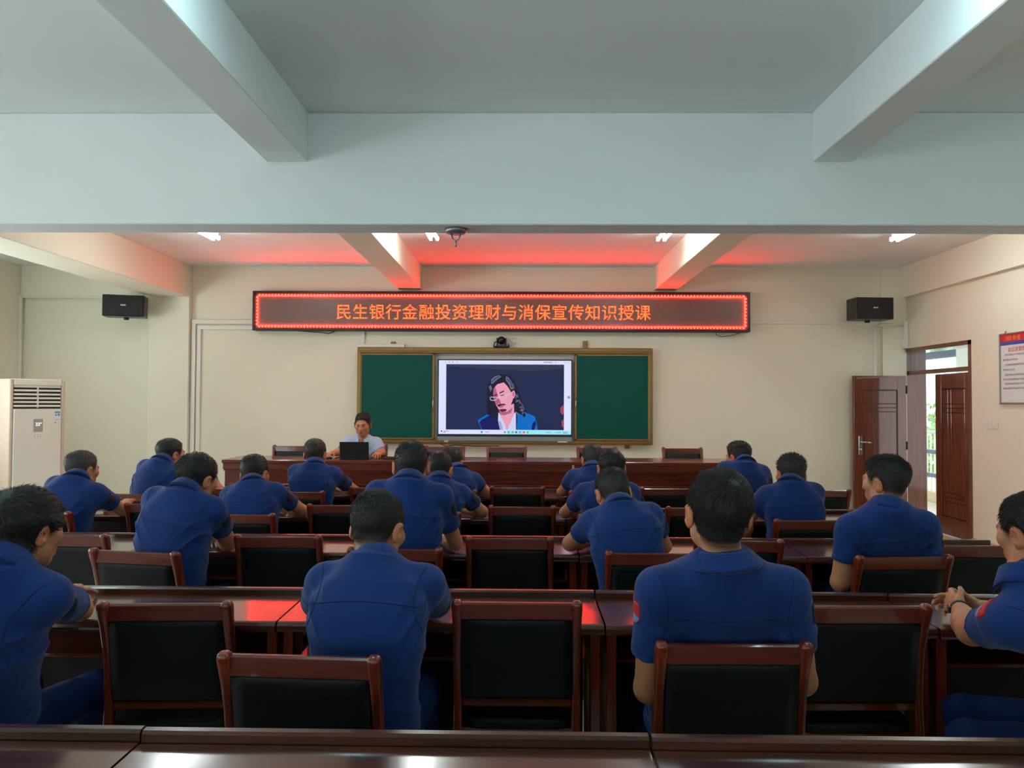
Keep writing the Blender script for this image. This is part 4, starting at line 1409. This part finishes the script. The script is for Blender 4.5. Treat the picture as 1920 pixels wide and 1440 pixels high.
def person(label, C7, HC, hip, knees, arms, yaw=0.0, shyaw=None, head=(0, 0, 0), style='crop', size=1.0, build=1.0, seed=0, group='seated men in navy uniforms',
           lap=False, shirt='navy', patch='R', skin=1.0, hairk=1.0, near=False, ankles=None, eyes=False, collar='stand', zfloor=0.0, nstr=2600, shw=.152, armk=1.0, hands=None, bulge=.03, foldk=1.0, foldtop=.62):
    C7, HC, hip = np.array(C7, float), np.array(HC, float), np.array(hip, float)
    rs = random.Random(seed)
    shyaw = yaw if shyaw is None else shyaw
    sc = 1.03 * size
    R = rotm(*head)
    up = unit(C7 - hip)
    Ltor = np.linalg.norm(C7 - hip)
    u = np.array([cos(radians(shyaw)), sin(radians(shyaw)), 0])
    u = unit(u - up * (u @ up))
    v = np.cross(up, u)
    S, Es, Ws, hd = {}, {}, {}, {}
    for s, side in ((-1, 'L'), (1, 'R')):
        a = arms[side]
        fw = a.get('fw', .03)
        S[side] = C7 + u * s * shw * build - up * a.get('drop', .078) + v * fw
        Es[side] = np.array(a['E'], float)
        Ws[side] = np.array(a['W'], float)
    # ---------------- body: one continuous skin
    pts = [C7, HC] + [Es[s] for s in 'LR'] + [Ws[s] for s in 'LR'] + [hip]
    lo = np.min(pts, 0) - [.17, .24, .13]
    hi = np.max(pts, 0) + [.17, .24, .16]
    for s in 'LR':
        lo = np.minimum(lo, S[s] - .1)
        hi = np.maximum(hi, S[s] + .1)
    hb = .0036 if near else .005
    B = Vol(lo, hi, hb)
    B.cone(hip + up * .02, hip + up * Ltor * .55 - v * bulge * .9, .065, .065, .02)
    B.cone(hip + up * Ltor * .5 - v * bulge, hip + up * Ltor * .86 - v * bulge * .4, .065, .06, .03)
    nb = C7 + v * .040 - up * .03
    B.cone(hip + up * Ltor * .8 - v * bulge * .5, nb, .058, .055, .04)
    B.cone(nb, HC + R @ (np.array([0, -.022, -.055]) * sc), .057 * size, .054 * size, .03)
    for s in 'LR':
        B.cone(nb - up * .02, S[s] - up * .004, .04, .04, .03)
        mid = S[s] + (Es[s] - S[s]) * .45
        B.cone(S[s], mid, .044, .046 * armk, .02)
        B.cone(mid, Es[s], .046 * armk, .038 * armk, .02)
        f1 = Es[s] + (Ws[s] - Es[s]) * .30
        B.cone(Es[s], f1, .037 * armk, .0405 * armk, .02)
        B.cone(f1, Ws[s], .0405 * armk, .0265, .015)
        d = unit(Ws[s] - Es[s])
        a = arms[s]
        n = np.array(a.get('n', (0, 0, -1)), float)
        dh = unit(np.array(a['hd'], float)) if 'hd' in a else unit(d + np.array([0, 0, -.0]) - 0.0 * n)
        if 'hd' not in a:
            dh = unit(dh * [1, 1, .4])
        th_side = (1 if s == 'L' else -1)
        # thumb points inward when the palm is down: left hand -> right side
        side_dir = np.cross(dh, unit(n - dh * (n @ dh)))
        inward = (u if s == 'L' else -u)
        if 'tdir' in a:
            inward = np.array(a['tdir'], float)
        hand(B, Ws[s], dh, n, 1 if side_dir @ inward > 0 else -1, size, a.get('curl', .5), a.get('spread', 1.0))
    head_fields(B, HC, R, sc)
    V, F = B.mesh(1)
    # skin colour with its own marks: scalp stubble, lips, brows
    q = ((V - HC) @ R) / sc
    x, y, z = q[:, 0], q[:, 1], q[:, 2]
    top, sidet, nape, fringe, _, _ = STYLES[style]
    HZ = np.array([nape, nape, nape + .006, nape + .022, .022, .022, -.004, .012, .050, .086 - fringe, .086 - fringe])
    hz = np.interp(y, OY, HZ)
    skinc = SKIN * skin
    col = np.repeat(skinc[None], len(V), 0)
    inhead = (np.abs(x) < .1) & (np.abs(y) < .125) & (z > -.10) & (z < .13)
    st = np.clip((z - hz + .016) / .02, 0, 1) * inhead * (np.abs(x) < .079)
    col = col * (1 - st[:, None] * .82) + HAIRC * hairk * st[:, None] * .82
    front = inhead & (y > .06)
    lipm = np.clip(1.3 - np.abs(x) / .022, 0, 1) * np.clip(1.5 - np.abs(z + .0605) / .0095, 0, 1) * front * (y > .078)
    col = col * (1 - lipm[:, None] * .8) + np.array([lin(135), lin(62), lin(58)]) * lipm[:, None] * .8
    bz = .0265 + .10 * np.abs(np.abs(x) - .028) * (np.abs(x) > .028) * -1
    br = np.clip(1.4 - np.abs(z - bz) / .0055, 0, 1) * np.clip(1.5 - np.abs(np.abs(x) - .031) / .015, 0, 1) * front
    col = col * (1 - br[:, None] * .8) + HAIRC * br[:, None] * .8
    ls = np.clip(1.4 - np.abs(z + .0005) / .0034, 0, 1) * np.clip(1.4 - np.abs(np.abs(x) - .031) / .012, 0, 1) * front
    col = col * (1 - ls[:, None] * .75) + HAIRC * ls[:, None] * .75
    ear = inhead & (np.abs(x) > .076) & (z < .04) & (y < .03)
    col[ear] *= np.array([1.08, .86, .82])
    body = np_mesh('person', V, F, M['skin'], None, col)
    tag(body, label, 'person', group)
    if eyes:
        for s in (-1, 1):
            c = HC + R @ (np.array([s * .031, .0805, .0045]) * sc)
            MB().sphere(c, .0115 * sc, 12, 8).build('eye', M['eye'], body)
    # ---------------- hair
    ext = .15 * sc
    hh_ = .0035 if near else .0048
    Hv = Vol(HC - ext, HC + ext, hh_)
    head_fields(Hv, HC, R, sc, True)
    Hv.cone(nb, HC + R @ (np.array([0, -.022, -.055]) * sc), .056 * size, .053 * size, .03)
    g = [a.reshape([-1 if i == j else 1 for j in range(3)]) - HC[i] for i, a in enumerate(Hv.ax)]
    lq = [(g[0] * R[0, j] + g[1] * R[1, j] + g[2] * R[2, j]) / sc for j in range(3)]
    def thick(x, y, z):
        hz = np.interp(y, OY, HZ)
        t = np.clip((z - .0) / .085, 0, 1)
        if style in ('mop', 'full'):
            t = np.clip((z + .07) / .10, 0, 1)
        base = sidet + (top - sidet) * t ** 1.3
        wob = .0007 * np.sin(70 * x + 3 * np.sin(40 * z + seed)) + .0007 * np.sin(64 * y + 2.2 * np.sin(52 * x + seed)) + .0005 * np.sin(95 * z + 60 * x)
        if style == 'flat':
            base = base + .005 * np.clip((z - .07) / .03, 0, 1) * np.clip((y + .02) / .05, 0, 1)
        if style == 'mop':
            base = base + .005 * np.clip(-y / .08, 0, 1) * np.clip((z + .06) / .06, 0, 1)
        m = np.clip((z - hz) / (.016 if style in ('mop',) else .026), 0, 1) ** .6
        return -.006 + m * (base + wob * (base / .012) + .006)
    th3 = thick(*lq)
    Hv.d = (Hv.d - (th3 * sc)).astype(np.float32)
    V, F = Hv.mesh(1)
    q = ((V - HC) @ R) / sc
    th = thick(q[:, 0], q[:, 1], q[:, 2])
    keep = (th > -.0015)
    F = F[keep[F].any(1)]
    used = np.unique(F)
    mp = np.full(len(V), -1)
    mp[used] = np.arange(len(used))
    V, F, th, q = V[used], mp[F], th[used], q[used]
    fade = np.clip((th - .0005) / .0048, 0, 1)[:, None]
    hc = HAIRC * hairk
    wd2 = np.sqrt(((q - np.array([.012, -.080, .088])) ** 2).sum(1))
    fade = fade * (.35 + .65 * np.clip((wd2 - .004) / .014, 0, 1))[:, None]
    col = hc * fade + (skinc * .28 + hc * .5) * (1 - fade)
    sv, sf, scol = strands(V, F, th, HC, R, sc, style, nstr, seed, hc)
    me_v = np.concatenate([V, sv])
    tri = np.concatenate([F[:, [0, 1, 2]], F[:, [0, 2, 3]], sf[0][:, [0, 1, 2]] + len(V), sf[0][:, [0, 2, 3]] + len(V), sf[1] + len(V)])
    np_mesh('hair', me_v, tri, M['hair'], body, np.concatenate([col, scol]))
    # ---------------- shirt
    lo = np.min([C7, hip] + [S[s] for s in 'LR'] + [S[s] + (Es[s] - S[s]) * .8 for s in 'LR'], 0) - .22
    hi = np.max([C7, hip] + [S[s] for s in 'LR'] + [S[s] + (Es[s] - S[s]) * .8 for s in 'LR'], 0) + .20
    T_ = Vol(lo, hi, SHIRT_H if near else .0066)
    full, g = T_.sub(lo - 1, hi + 1)
    p = [g[i] - np.float32(hip[i]) for i in range(3)]
    w = p[0] * up[0] + p[1] * up[1] + p[2] * up[2]
    lu = p[0] * u[0] + p[1] * u[1] + p[2] * u[2]
    lv = p[0] * v[0] + p[1] * v[1] + p[2] * v[2]
    t = w / Ltor
    tk = [-.35, -.2, 0, .2, .4, .6, .75, .87, .95, 1.03, 1.1]
    aw = np.array([.160, .172, .175, .168, .172, .182, .186, .156, .106, .070, .058]) * build
    bw_ = np.array([.115, .125, .130, .125, .122, .122, .116, .100, .080, .064, .055]) * (.5 + .5 * build)
    A = np.interp(t, tk, aw).astype(np.float32)
    Bd = np.interp(t, tk, bw_).astype(np.float32)
    cv = -bulge * 4 * np.clip(t, 0, 1) * (1 - np.clip(t, 0, 1)) + .012 * np.clip(t, 0, 1)
    m = (np.abs(lu / A) ** 2.4 + np.abs((lv - cv) / Bd) ** 2.4) ** (1 / 2.4)
    d = (m - 1) * np.minimum(A, Bd) * .95
    d = np.maximum(d, w - (Ltor + .012))
    d = np.maximum(d, -.075 - w)
    T_.blend(full, d.astype(np.float32), 0)
    for s in 'LR':
        T_.cone(C7 - up * .030 + v * .012, S[s] - up * .004, .048, .052, .05)
        sl = np.linalg.norm(Es[s] - S[s])
        e = S[s] + (Es[s] - S[s]) * arms[s].get('sleeve', .62)
        T_.cone(S[s], e, .0595 * (.5 + .5 * armk), .0590 * (.45 + .55 * armk), .045, cut=1.0)
    # folds
    ph = seed * 1.7
    side = np.sign(lu)
    nfold = np.sin(34 * w + 24 * np.abs(lu) * (.4 + .6 * np.sin(ph)) + 1.8 * np.sin(11 * lu + ph) + ph)
    nfold = 1 - np.abs(nfold)
    lowm = np.clip((foldtop - t) / (.5 if foldtop < .7 else .14), 0, 1)
    arm_m = np.exp(-(((np.abs(lu) - .15 * build) / .06) ** 2 + ((t - .66) / .16) ** 2))
    n2 = 1 - np.abs(np.sin(36 * w - 44 * np.abs(lu) + 1.5 * np.sin(14 * lv + ph)))
    dis = foldk * .0085 * nfold ** 3 * lowm * (.55 + .45 * np.sin(8 * lu + 5 * w + ph)) + .0085 * n2 ** 2 * arm_m + .004 * np.sin(17 * lu + 13 * w + ph) * np.sin(15 * w - 9 * lu + 2 * ph)
    for s in 'LR':                                      # rings of creases around the sleeves
        ax = unit(Es[s] - S[s])
        rel = [g[i] - np.float32(S[s][i]) for i in range(3)]
        al = rel[0] * ax[0] + rel[1] * ax[1] + rel[2] * ax[2]
        rd = np.sqrt(np.maximum(rel[0] ** 2 + rel[1] ** 2 + rel[2] ** 2 - al ** 2, 0))
        mk = np.exp(-((rd - .062) / .04) ** 2) * np.clip(al / .05, 0, 1) * np.clip((.25 - al) / .03, 0, 1)
        dis = dis + .0040 * (1 - np.abs(np.sin(34 * al + 30 * lu + 22 * lv + 2.5 * np.sin(13 * lv + 17 * lu + ph)))) ** 3 * mk * (.5 + .5 * np.sin(25 * lv + ph))
    T_.d -= (dis - .0015).astype(np.float32)
    V, F = T_.mesh(1)
    cm = M['navy'] if shirt == 'navy' else M['lightblue']
    seam = M['navy_seam'] if shirt == 'navy' else M['pale_seam']
    so_ = np_mesh('shirt', V, F, cm, body)
    bvh = BVHTree.FromPolygons([Vector(a) for a in V.tolist()], F.tolist())
    def hit(o, d):
        r_ = bvh.ray_cast(Vector(o), Vector(d), 1.0)
        return (np.array(r_[0]), np.array(r_[1])) if r_[0] is not None else (None, None)
    def seam_line(rays, r=.0016, name='seam', c=None, rm=.09):
        run = []
        mb = MB()
        for o, d in rays:
            h_, n_ = hit(o, d)
            if h_ is not None and c is not None and not (.03 < np.linalg.norm(h_ - c) < rm):
                h_ = None
            if h_ is None or (run and np.linalg.norm(h_ - run[-1]) > .05):
                if len(run) > 3:
                    mb.tube(run, r, 6)
                run = []
                if h_ is None:
                    continue
            run.append(h_ + n_ * .0003)
        if len(run) > 3:
            mb.tube(run, r, 6)
        if mb.v:
            mb.build(name, seam, so_)
    ty = .755
    seam_line([(hip + up * Ltor * (ty + .035 * (1 - (q_ / .17) ** 2) - .02) + u * q_ * build - v * .5, v) for q_ in np.linspace(-.172, .172, 46)], name='yoke_seam')
    for s, sg_ in (('L', -1), ('R', 1)):
        lat = lambda q_: (.140 + .020 * ((q_ - .80) / .16) ** 2) * build * shw / .152
        seam_line([(hip + up * Ltor * q_ + u * sg_ * lat(q_) - v * .5, v) for q_ in np.linspace(.60, .985, 40)], .0014, 'sleeve_seam')
        ax = unit(Es[s] - S[s])
        sl = arms[s].get('sleeve', .62)
        o1 = unit(np.cross(ax, v + .01))
        o2 = np.cross(ax, o1)
        c = S[s] + (Es[s] - S[s]) * (sl - .07)
        seam_line([(c + (o1 * cos(a) + o2 * sin(a)) * .2, -(o1 * cos(a) + o2 * sin(a))) for a in np.linspace(0, 2 * pi, 40)], .0011, 'hem_seam', c, .085)
    for s, sg_ in (('L', -1), ('R', 1)):
        if s not in patch:
            continue
        ax = unit(Es[s] - S[s])
        out = unit(u * sg_ - ax * (u * sg_ @ ax) + v * arms[s].get('pv', -.15))
        out = unit(np.array(arms[s]['pd'], float)) if 'pd' in arms[s] else out
        out = unit(out - ax * (out @ ax))
        lat = np.cross(ax, out)
        gx, gy = 7, 9
        grid, ok = [], True
        for j in range(gy):
            for i in range(gx):
                a, b = (i / (gx - 1) - .5), j / (gy - 1)
                hw_ = .033 * (1 if b < .6 else 1 - ((b - .6) / .4) ** 2 * .55)
                o = S[s] + ax * (arms[s].get('ps', .045) + .072 * b) + lat * a * 2 * hw_ + out * .3
                h_, n_ = hit(o, -out)
                if h_ is None:
                    ok = False
                    break
                grid.append((h_ + out * .0035, h_ - out * .001))
            if not ok:
                break
        if not ok:
            continue
        mb = MB()
        vs = [a for a, _ in grid] + [b for _, b in grid]
        N_ = gx * gy
        mb.add(vs, [])
        for j in range(gy - 1):
            mb.cur = (0 if j < 5 else 1) if s == 'L' else 0
            fs = []
            for i in range(gx - 1):
                a = j * gx + i
                fs.append((a, a + 1, a + gx + 1, a + gx))
            for f_ in fs:
                mb.f.append(f_)
                mb.mi.append(mb.cur)
                mb.sm.append(True)
        rim = [i for i in range(gx)] + [j * gx + gx - 1 for j in range(1, gy)] + [(gy - 1) * gx + i for i in range(gx - 2, -1, -1)] + [j * gx for j in range(gy - 2, 0, -1)]
        for a, b in zip(rim, rim[1:] + rim[:1]):
            mb.f.append((a, a + N_, b + N_, b))
            mb.mi.append(0)
            mb.sm.append(False)
        po = mb.build('sleeve_patch', [M['patch_red'], M['patch_blue']] if s == 'L' else M['navy_dark'], so_)
        po['label'] = 'red and pale blue shoulder patch' if s == 'L' else 'dark sleeve tab'
    # collar: a band round the neck, open in front, with a turned-down flap
    nx = unit(HC + R @ np.array([0, -.03, -.05]) - C7 + up * .08)
    cu = unit(u - nx * (u @ nx))
    cvv = np.cross(nx, cu)
    c0 = C7 + v * .036 - up * (.022 if collar != 'flap' else .008)
    rings = []
    prof = [(.0600, .000), (.0605, .034), (.0640, .040), (.0690, .037), (.0830, -.004), (.0870, -.020), (.0800, -.026)] if collar != 'flap' else \
           [(.0620, -.010), (.0630, .018), (.0670, .026), (.0730, .022), (.0960, -.010), (.1040, -.022), (.0920, -.030)]
    na = 40
    for i in range(na + 1):
        a = radians(22) + (2 * pi - radians(44)) * i / na
        endk = max(0, 1 - min(i, na - i) / 7.0)
        ring = []
        for r_, w_ in prof:
            rr = r_ * size * (1.03 if True else 1)
            drop = endk * (.030 if w_ < 0 else .012)
            ring.append(c0 + (cvv * cos(a) + cu * sin(a) * 1.02) * rr + nx * (w_ - drop - .010 * (1 + cos(a)) * .5))
        rings.append(ring)
    co_ = MB().loft(rings).build('collar', cm, so_)
    MB().tube([rg_[5] + (rg_[5] - c0) * .015 for rg_ in rings], .0016, 6).build('collar_edge', seam, co_)
    # ---------------- trousers and shoes
    kn = [np.array(k_, float) for k_ in knees]
    if ankles is None:
        ankles = [np.array([k_[0], k_[1] + .02, zfloor + .10]) for k_ in kn]
    else:
        ankles = [np.array(a, float) for a in ankles]
    hx = unit(np.array([cos(radians(yaw)), sin(radians(yaw)), 0]))
    lo = np.min([hip] + kn + ankles, 0) - .16
    hi = np.max([hip] + kn + ankles, 0) + .16
    Tv = Vol(lo, hi, TROUSER_H)
    Tv.ell(hip + [0, 0, .005], (.168 * build, .135, .085), np.stack([hx, np.cross([0, 0, 1], hx), np.array([0, 0, 1.])], 1), .02)
    Tv.cone(hip, hip + up * .10, .12, .115, .05)
    for i, s in enumerate((-1, 1)):
        hj = hip + hx * s * .085 - [0, 0, .012]
        Tv.cone(hj, kn[i], .086, .060, .04)
        Tv.cone(kn[i], ankles[i] - [0, 0, .02], .060, .056, .02)
    gz = Tv.ax[2].reshape(1, 1, -1)
    gxx, gyy = Tv.ax[0].reshape(-1, 1, 1), Tv.ax[1].reshape(1, -1, 1)
    Tv.d -= (.0045 * (1 - np.abs(np.sin(38 * gz + 24 * gxx + 2 * np.sin(20 * gyy + ph)))) ** 2).astype(np.float32)
    V, F = Tv.mesh(1)
    tr_ = np_mesh('trousers', V, F, M['navy_trouser'] if shirt == 'navy' else M['trouser_dark'], body)
    for i in range(2):
        a = ankles[i]
        fd = unit((kn[i] - hip) * [1, 1, 0])
        lat = np.array([fd[1], -fd[0], 0])
        rings = []
        for f_, w_, h0 in ((-.075, .020, .035), (-.06, .034, .085), (0, .040, .10), (.06, .044, .075), (.12, .046, .055), (.165, .036, .045), (.185, .014, .032)):
            c = np.array([a[0], a[1], zfloor]) + fd * f_
            rings.append([c + lat * w_ * cos(t_) + np.array([0, 0, .003 + h0 * (.5 + .5 * sin(t_))]) for t_ in np.linspace(0, 2 * pi, 14, endpoint=False)])
        MB().loft(rings).build('shoe', M['shoe'], body)
    return body, so_, dict(S=S, E=Es, W=Ws)

def seated(label, top, c7, chair, head, style, seed, edge=None, eL=None, eR=None, wL=None, wR=None, lap=False, cyaw=0.0, hipdy=.275, hipdx=0.0, **kw):
    """Places one seated man: top = crown of the head, c7 = (x, z) of the neck base, chair = its (x, y)."""
    HC = np.array([top[0], top[1], top[2] - .132])
    dz = HC[2] - c7[1]
    dy = sqrt(max(.145 ** 2 - dz ** 2, .045 ** 2))
    C7 = np.array([c7[0], HC[1] - dy, c7[1]])
    hip = np.array([chair[0] + hipdx, chair[1] + hipdy, .538])
    y = radians(cyaw)
    fwd = np.array([-sin(y), cos(y), 0])
    rt = np.array([cos(y), sin(y), 0])
    kl = min(.40, (edge if edge else kw.pop('kedge')) + .295 - hip[1])
    knees = kw.pop('knees', [hip + fwd * kl - rt * .13 - [0, 0, .035], hip + fwd * kl + rt * .13 - [0, 0, .035]])
    arms = {}
    for s, sg, e, w in (('L', -1, eL, wL), ('R', 1, eR, wR)):
        if lap:
            E_ = C7 + rt * sg * .255 + fwd * .03 - [0, 0, .40] if e is None else np.array(e)
            W_ = hip + rt * sg * .06 + fwd * .24 + [0, 0, .135] if w is None else np.array(w)
            arms[s] = dict(E=E_, W=W_, fw=.0, drop=.108, sleeve=.62)
        else:
            E_ = np.array([C7[0] + sg * .25, max(edge + .03, C7[1] + .10), .80]) if e is None else np.array(e)
            W_ = np.array([C7[0] + sg * .05, min(E_[1] + .20, edge + .31), .79]) if w is None else np.array(w)
            ak = kw.get('armk', 1.0)
            if E_[1] + .03 > edge and s == s:
                E_[2] = max(E_[2], .762 + .044 * ak)
            if W_[2] > .74 and W_[2] < .9:
                W_[2] = max(W_[2], .804)
                W_[1] = min(W_[1], edge + .20)
            dl = np.linalg.norm(W_ - E_)
            W_ = E_ + (W_ - E_) / dl * min(max(dl, .22), .265)
            arms[s] = dict(E=E_, W=W_, fw=.045, drop=.082, sleeve=.62)
        arms[s].update(kw.pop('arm' + s, {}))
    return person(label, C7, HC, hip, knees, arms, yaw=cyaw, head=head, style=style, seed=seed, **kw)

E1, E2, E3, E4 = 2.655, 3.872, 5.035, 6.20
seated('man in navy at the left edge of the photo, thick hair, face turned right', (-1.515, 2.25, 1.280), (-1.52, 1.085), (-1.80, 2.02), (-19, 8, 0), 'mop', 1, E1,
       eR=(-1.555, 2.60, .815), wR=(-1.70, 2.80, .825), eL=(-1.93, 2.62, .80), wL=(-1.80, 2.86, .80), cyaw=2, shyaw=-14, hipdx=.13, near=True, patch='R', nstr=5200, eyes=True, size=.96)
seated('man in navy near the air conditioner, brownish crop, face turned right', (-2.965, 4.95, 1.212), (-2.94, 1.045), (-3.014, 4.557), (-22, 8, 0), 'crop', 2, E3,
       eR=(-2.725, 5.02, .805), wR=(-2.80, 5.22, .83), hairk=2.6, cyaw=-8, armR=dict(curl=.2))
seated('man in navy in front of the left column, head turned right, resting his chin', (-2.809, 5.88, 1.252), (-2.83, 1.085), (-2.903, 5.485), (-36, 4, 0), 'crop', 3, E4,
       eR=(-2.56, 6.22, .80), wR=(-2.68, 6.12, 1.02), cyaw=-14, armR=dict(n=(.2, -.6, .3), hd=(-.3, -.2, .9), curl=1.2))
seated('man in navy in the second row, left, black hair, looking down to the right', (-1.655, 3.75, 1.284), (-1.675, 1.115), (-1.789, 3.394), (-24, 16, 4), 'full', 4, E2,
       eR=(-1.545, 3.875, .805), wR=(-1.66, 4.06, .80), hipdx=.05, cyaw=-8, near=True, nstr=4200, armk=1.05)
seated('man in navy in the third row with a bent right elbow, round dark crop', (-1.798, 4.95, 1.193), (-1.775, 1.025), (-1.745, 4.532), (-14, 14, 0), 'crop', 5, E3,
       eR=(-1.50, 5.04, .805), wR=(-1.68, 5.20, .80))
seated('man in navy seated straight in front of the lecturer, close fade haircut', (-1.699, 6.05, 1.247), (-1.675, 1.052), (-1.751, 5.688), (-8, 6, 0), 'crop', 6, E4,
       eR=(-1.405, 6.20, .80), hairk=2.0, hipdx=.04)
seated('tall upright man in navy left of the middle, dark crop, second row', (-.573, 3.81, 1.350), (-.568, 1.162), (-.603, 3.505), (2, 4, 0), 'crop', 7, E2,
       eR=(-.355, 3.90, .815), wR=(-.44, 4.12, .80), near=True, nstr=4200, shw=.157, size=1.0, hipdy=.25, bulge=.02)
seated('man in navy right behind the tall man, head low, third row', (-.564, 5.04, 1.220), (-.552, 1.042), (-.612, 4.640), (-16, 16, 0), 'buzz', 8, E3,
       eR=(-.275, 5.055, .805), wR=(-.45, 5.22, .80))
seated('man in navy mostly hidden behind the two in the middle cluster, fourth row', (-.596, 6.25, 1.168), (-.545, 1.000), (-.585, 5.828), (-14, 22, 0), 'crop', 9, E4,
       eR=(-.305, 6.215, .80))
seated('crop-haired man in navy leaning on the desk, large, left of the middle', (-.488, 2.50, 1.252), (-.474, 1.052), (-.608, 2.021), (-22, 20, 0), 'buzz', 10, E1,
       eL=(-.735, 2.66, .815), eR=(-.305, 2.68, .825), wL=(-.58, 2.87, .80), wR=(-.41, 2.88, .80), near=True, hipdx=.12, nstr=9000, cyaw=0, shw=.160, bulge=.05, armk=1.05, eyes=True, patch='', armL=dict(sleeve=.82), armR=dict(sleeve=.84))
seated('farthest man in navy of the cluster right of the middle', (.577, 6.20, 1.209), (.572, 1.028), (.591, 5.827), (14, 14, 0), 'crop', 11, E4,
       eL=(.325, 6.215, .80), hairk=2.0)
seated('man in navy half hidden behind the leaning man right of the middle', (.589, 4.95, 1.247), (.555, 1.045), (.567, 4.582), (4, 8, 0), 'full', 12, E3,
       eL=(.290, 5.05, .805))
seated('man in navy right of the middle, left elbow on the desk, head bowed left', (.473, 3.90, 1.209), (.490, 1.045), (.611, 3.457), (12, 24, -4), 'crop', 13, E2,
       eL=(.250, 3.90, .815), wL=(.40, 4.10, .80), near=True, nstr=5000, hairk=1.5, hipdx=-.05, bulge=.05)
seated('broad upright man in navy with a red shoulder patch, large, right of the middle', (.590, 2.255, 1.350), (.600, 1.086), (.612, 2.160), (3, -3, 2), 'full', 14, None,
       lap=True, eL=(.395, 2.33, .665), eR=(.872, 2.34, .690), wL=(.49, 2.54, .68), wR=(.69, 2.55, .68), kedge=2.655, near=True, nstr=11000, shw=.164, build=1.16, armk=1.16, collar='flap', size=1.04, hipdy=.325, armL=dict(ps=.03, pv=-.05), bulge=-.03, foldk=1.5, foldtop=.75, patch='LR')
seated('man in navy before the head table on the right, head turned left', (1.780, 6.15, 1.238), (1.802, 1.080), (1.760, 5.823), (34, 10, 0), 'flat', 15, E4)
seated('spiky-haired man in navy near the open door, left hand lowered', (1.740, 4.84, 1.222), (1.700, 1.055), (1.730, 4.471), (6, 12, 2), 'spiky', 16, E3,
       eL=(1.455, 4.83, .80), wL=(1.47, 4.95, .60), hairk=1.3, armL=dict(hd=(.1, .3, -.9), n=(1, 0, 0)))
seated('upright man in navy with a flat-top haircut, on the right, face turned left', (1.745, 3.60, 1.306), (1.724, 1.072), (1.745, 3.420), (34, 3, 0), 'flat', 17, None,
       lap=True, eL=(1.520, 3.585, .70), wL=(1.62, 3.80, .68), eR=(1.98, 3.60, .70), wR=(1.86, 3.81, .68), kedge=3.872, near=True, nstr=5200, shw=.158, build=1.08, armk=1.1, eyes=True, hipdy=.315, bulge=-.03, size=.98)
# the man at the right edge sits turned to the left with his hands clasped over the desk edge
b18, s18, i18 = person('man in navy at the right edge of the photo, hands clasped on the desk', (1.545, 2.265, 1.055), (1.590, 2.335, 1.150), (1.84, 2.29, .530),
       [(1.38, 2.33, .515), (1.50, 2.56, .505)],
       {'L': dict(E=(1.452, 2.43, .822), W=(1.545, 2.655, .832), fw=.05, drop=.07, sleeve=.64, hd=(.10, .95, .10), n=(.9, -.1, -.3), curl=.85, tdir=(-.2, .1, 1), spread=.6, pd=(-.75, .1, .65), ps=.0),
        'R': dict(E=(1.80, 2.54, .82), W=(1.655, 2.735, .815), fw=.05, drop=.06, sleeve=.74, hd=(-.85, .45, .05), n=(-.2, -.9, -.2), curl=.9, tdir=(0, 0, 1), spread=.6)},
       yaw=56, shyaw=30, head=(18, 10, 0), style='full', seed=18, near=True, nstr=6000, armk=1.18, build=1.05, patch='L', eyes=True, ankles=[(1.50, 2.36, .10), (1.56, 2.54, .10)])
wb = MB()
wd_ = unit(i18['W']['L'] - i18['E']['L'])
c_ = i18['W']['L'] - wd_ * .015
o1_ = unit(np.cross(wd_, [0, 0, 1]))
o2_ = np.cross(wd_, o1_)
wb.loft([[c_ + wd_ * q + (o1_ * cos(a) + o2_ * sin(a)) * (r0) for a in np.linspace(0, 2 * pi, 24, endpoint=False)] for q, r0 in ((-.009, .030), (-.009, .0335), (.009, .0325), (.009, .029))], True, False)
wb.cur = 0
wf = c_ - o1_ * .034
wb.box(-.017, .017, -.005, .005, -.012, .012, .003)
MBV = wb.v[-24:]
rotw = np.stack([wd_, o1_, o2_], 1)
wb.v[-24:] = [tuple(wf + rotw @ np.array(p_)) for p_ in MBV]
wb.build('wrist_watch', M['black'], b18)
# lecturer behind the head table
bL, sL, iL = person('lecturer in a pale blue short-sleeved shirt, behind the laptop, looking down', (-1.765, 8.165, 1.175), (-1.755, 8.085, 1.300), (-1.78, 8.235, .735),
       [(-1.64, 7.86, .70), (-1.90, 7.86, .70)],
       {'L': dict(E=(-1.545, 8.09, 1.002), W=(-1.535, 7.87, 1.0), fw=.03, drop=.065, sleeve=.80), 'R': dict(E=(-1.995, 8.06, 1.002), W=(-2.03, 7.85, 1.0), fw=.03, drop=.065, sleeve=.80)},
       yaw=180, head=(180, 14, 0), style='crop', skin=.92, seed=19, near=True, nstr=3500, shirt='pale', patch='', group=None, zfloor=.195, size=1.0)
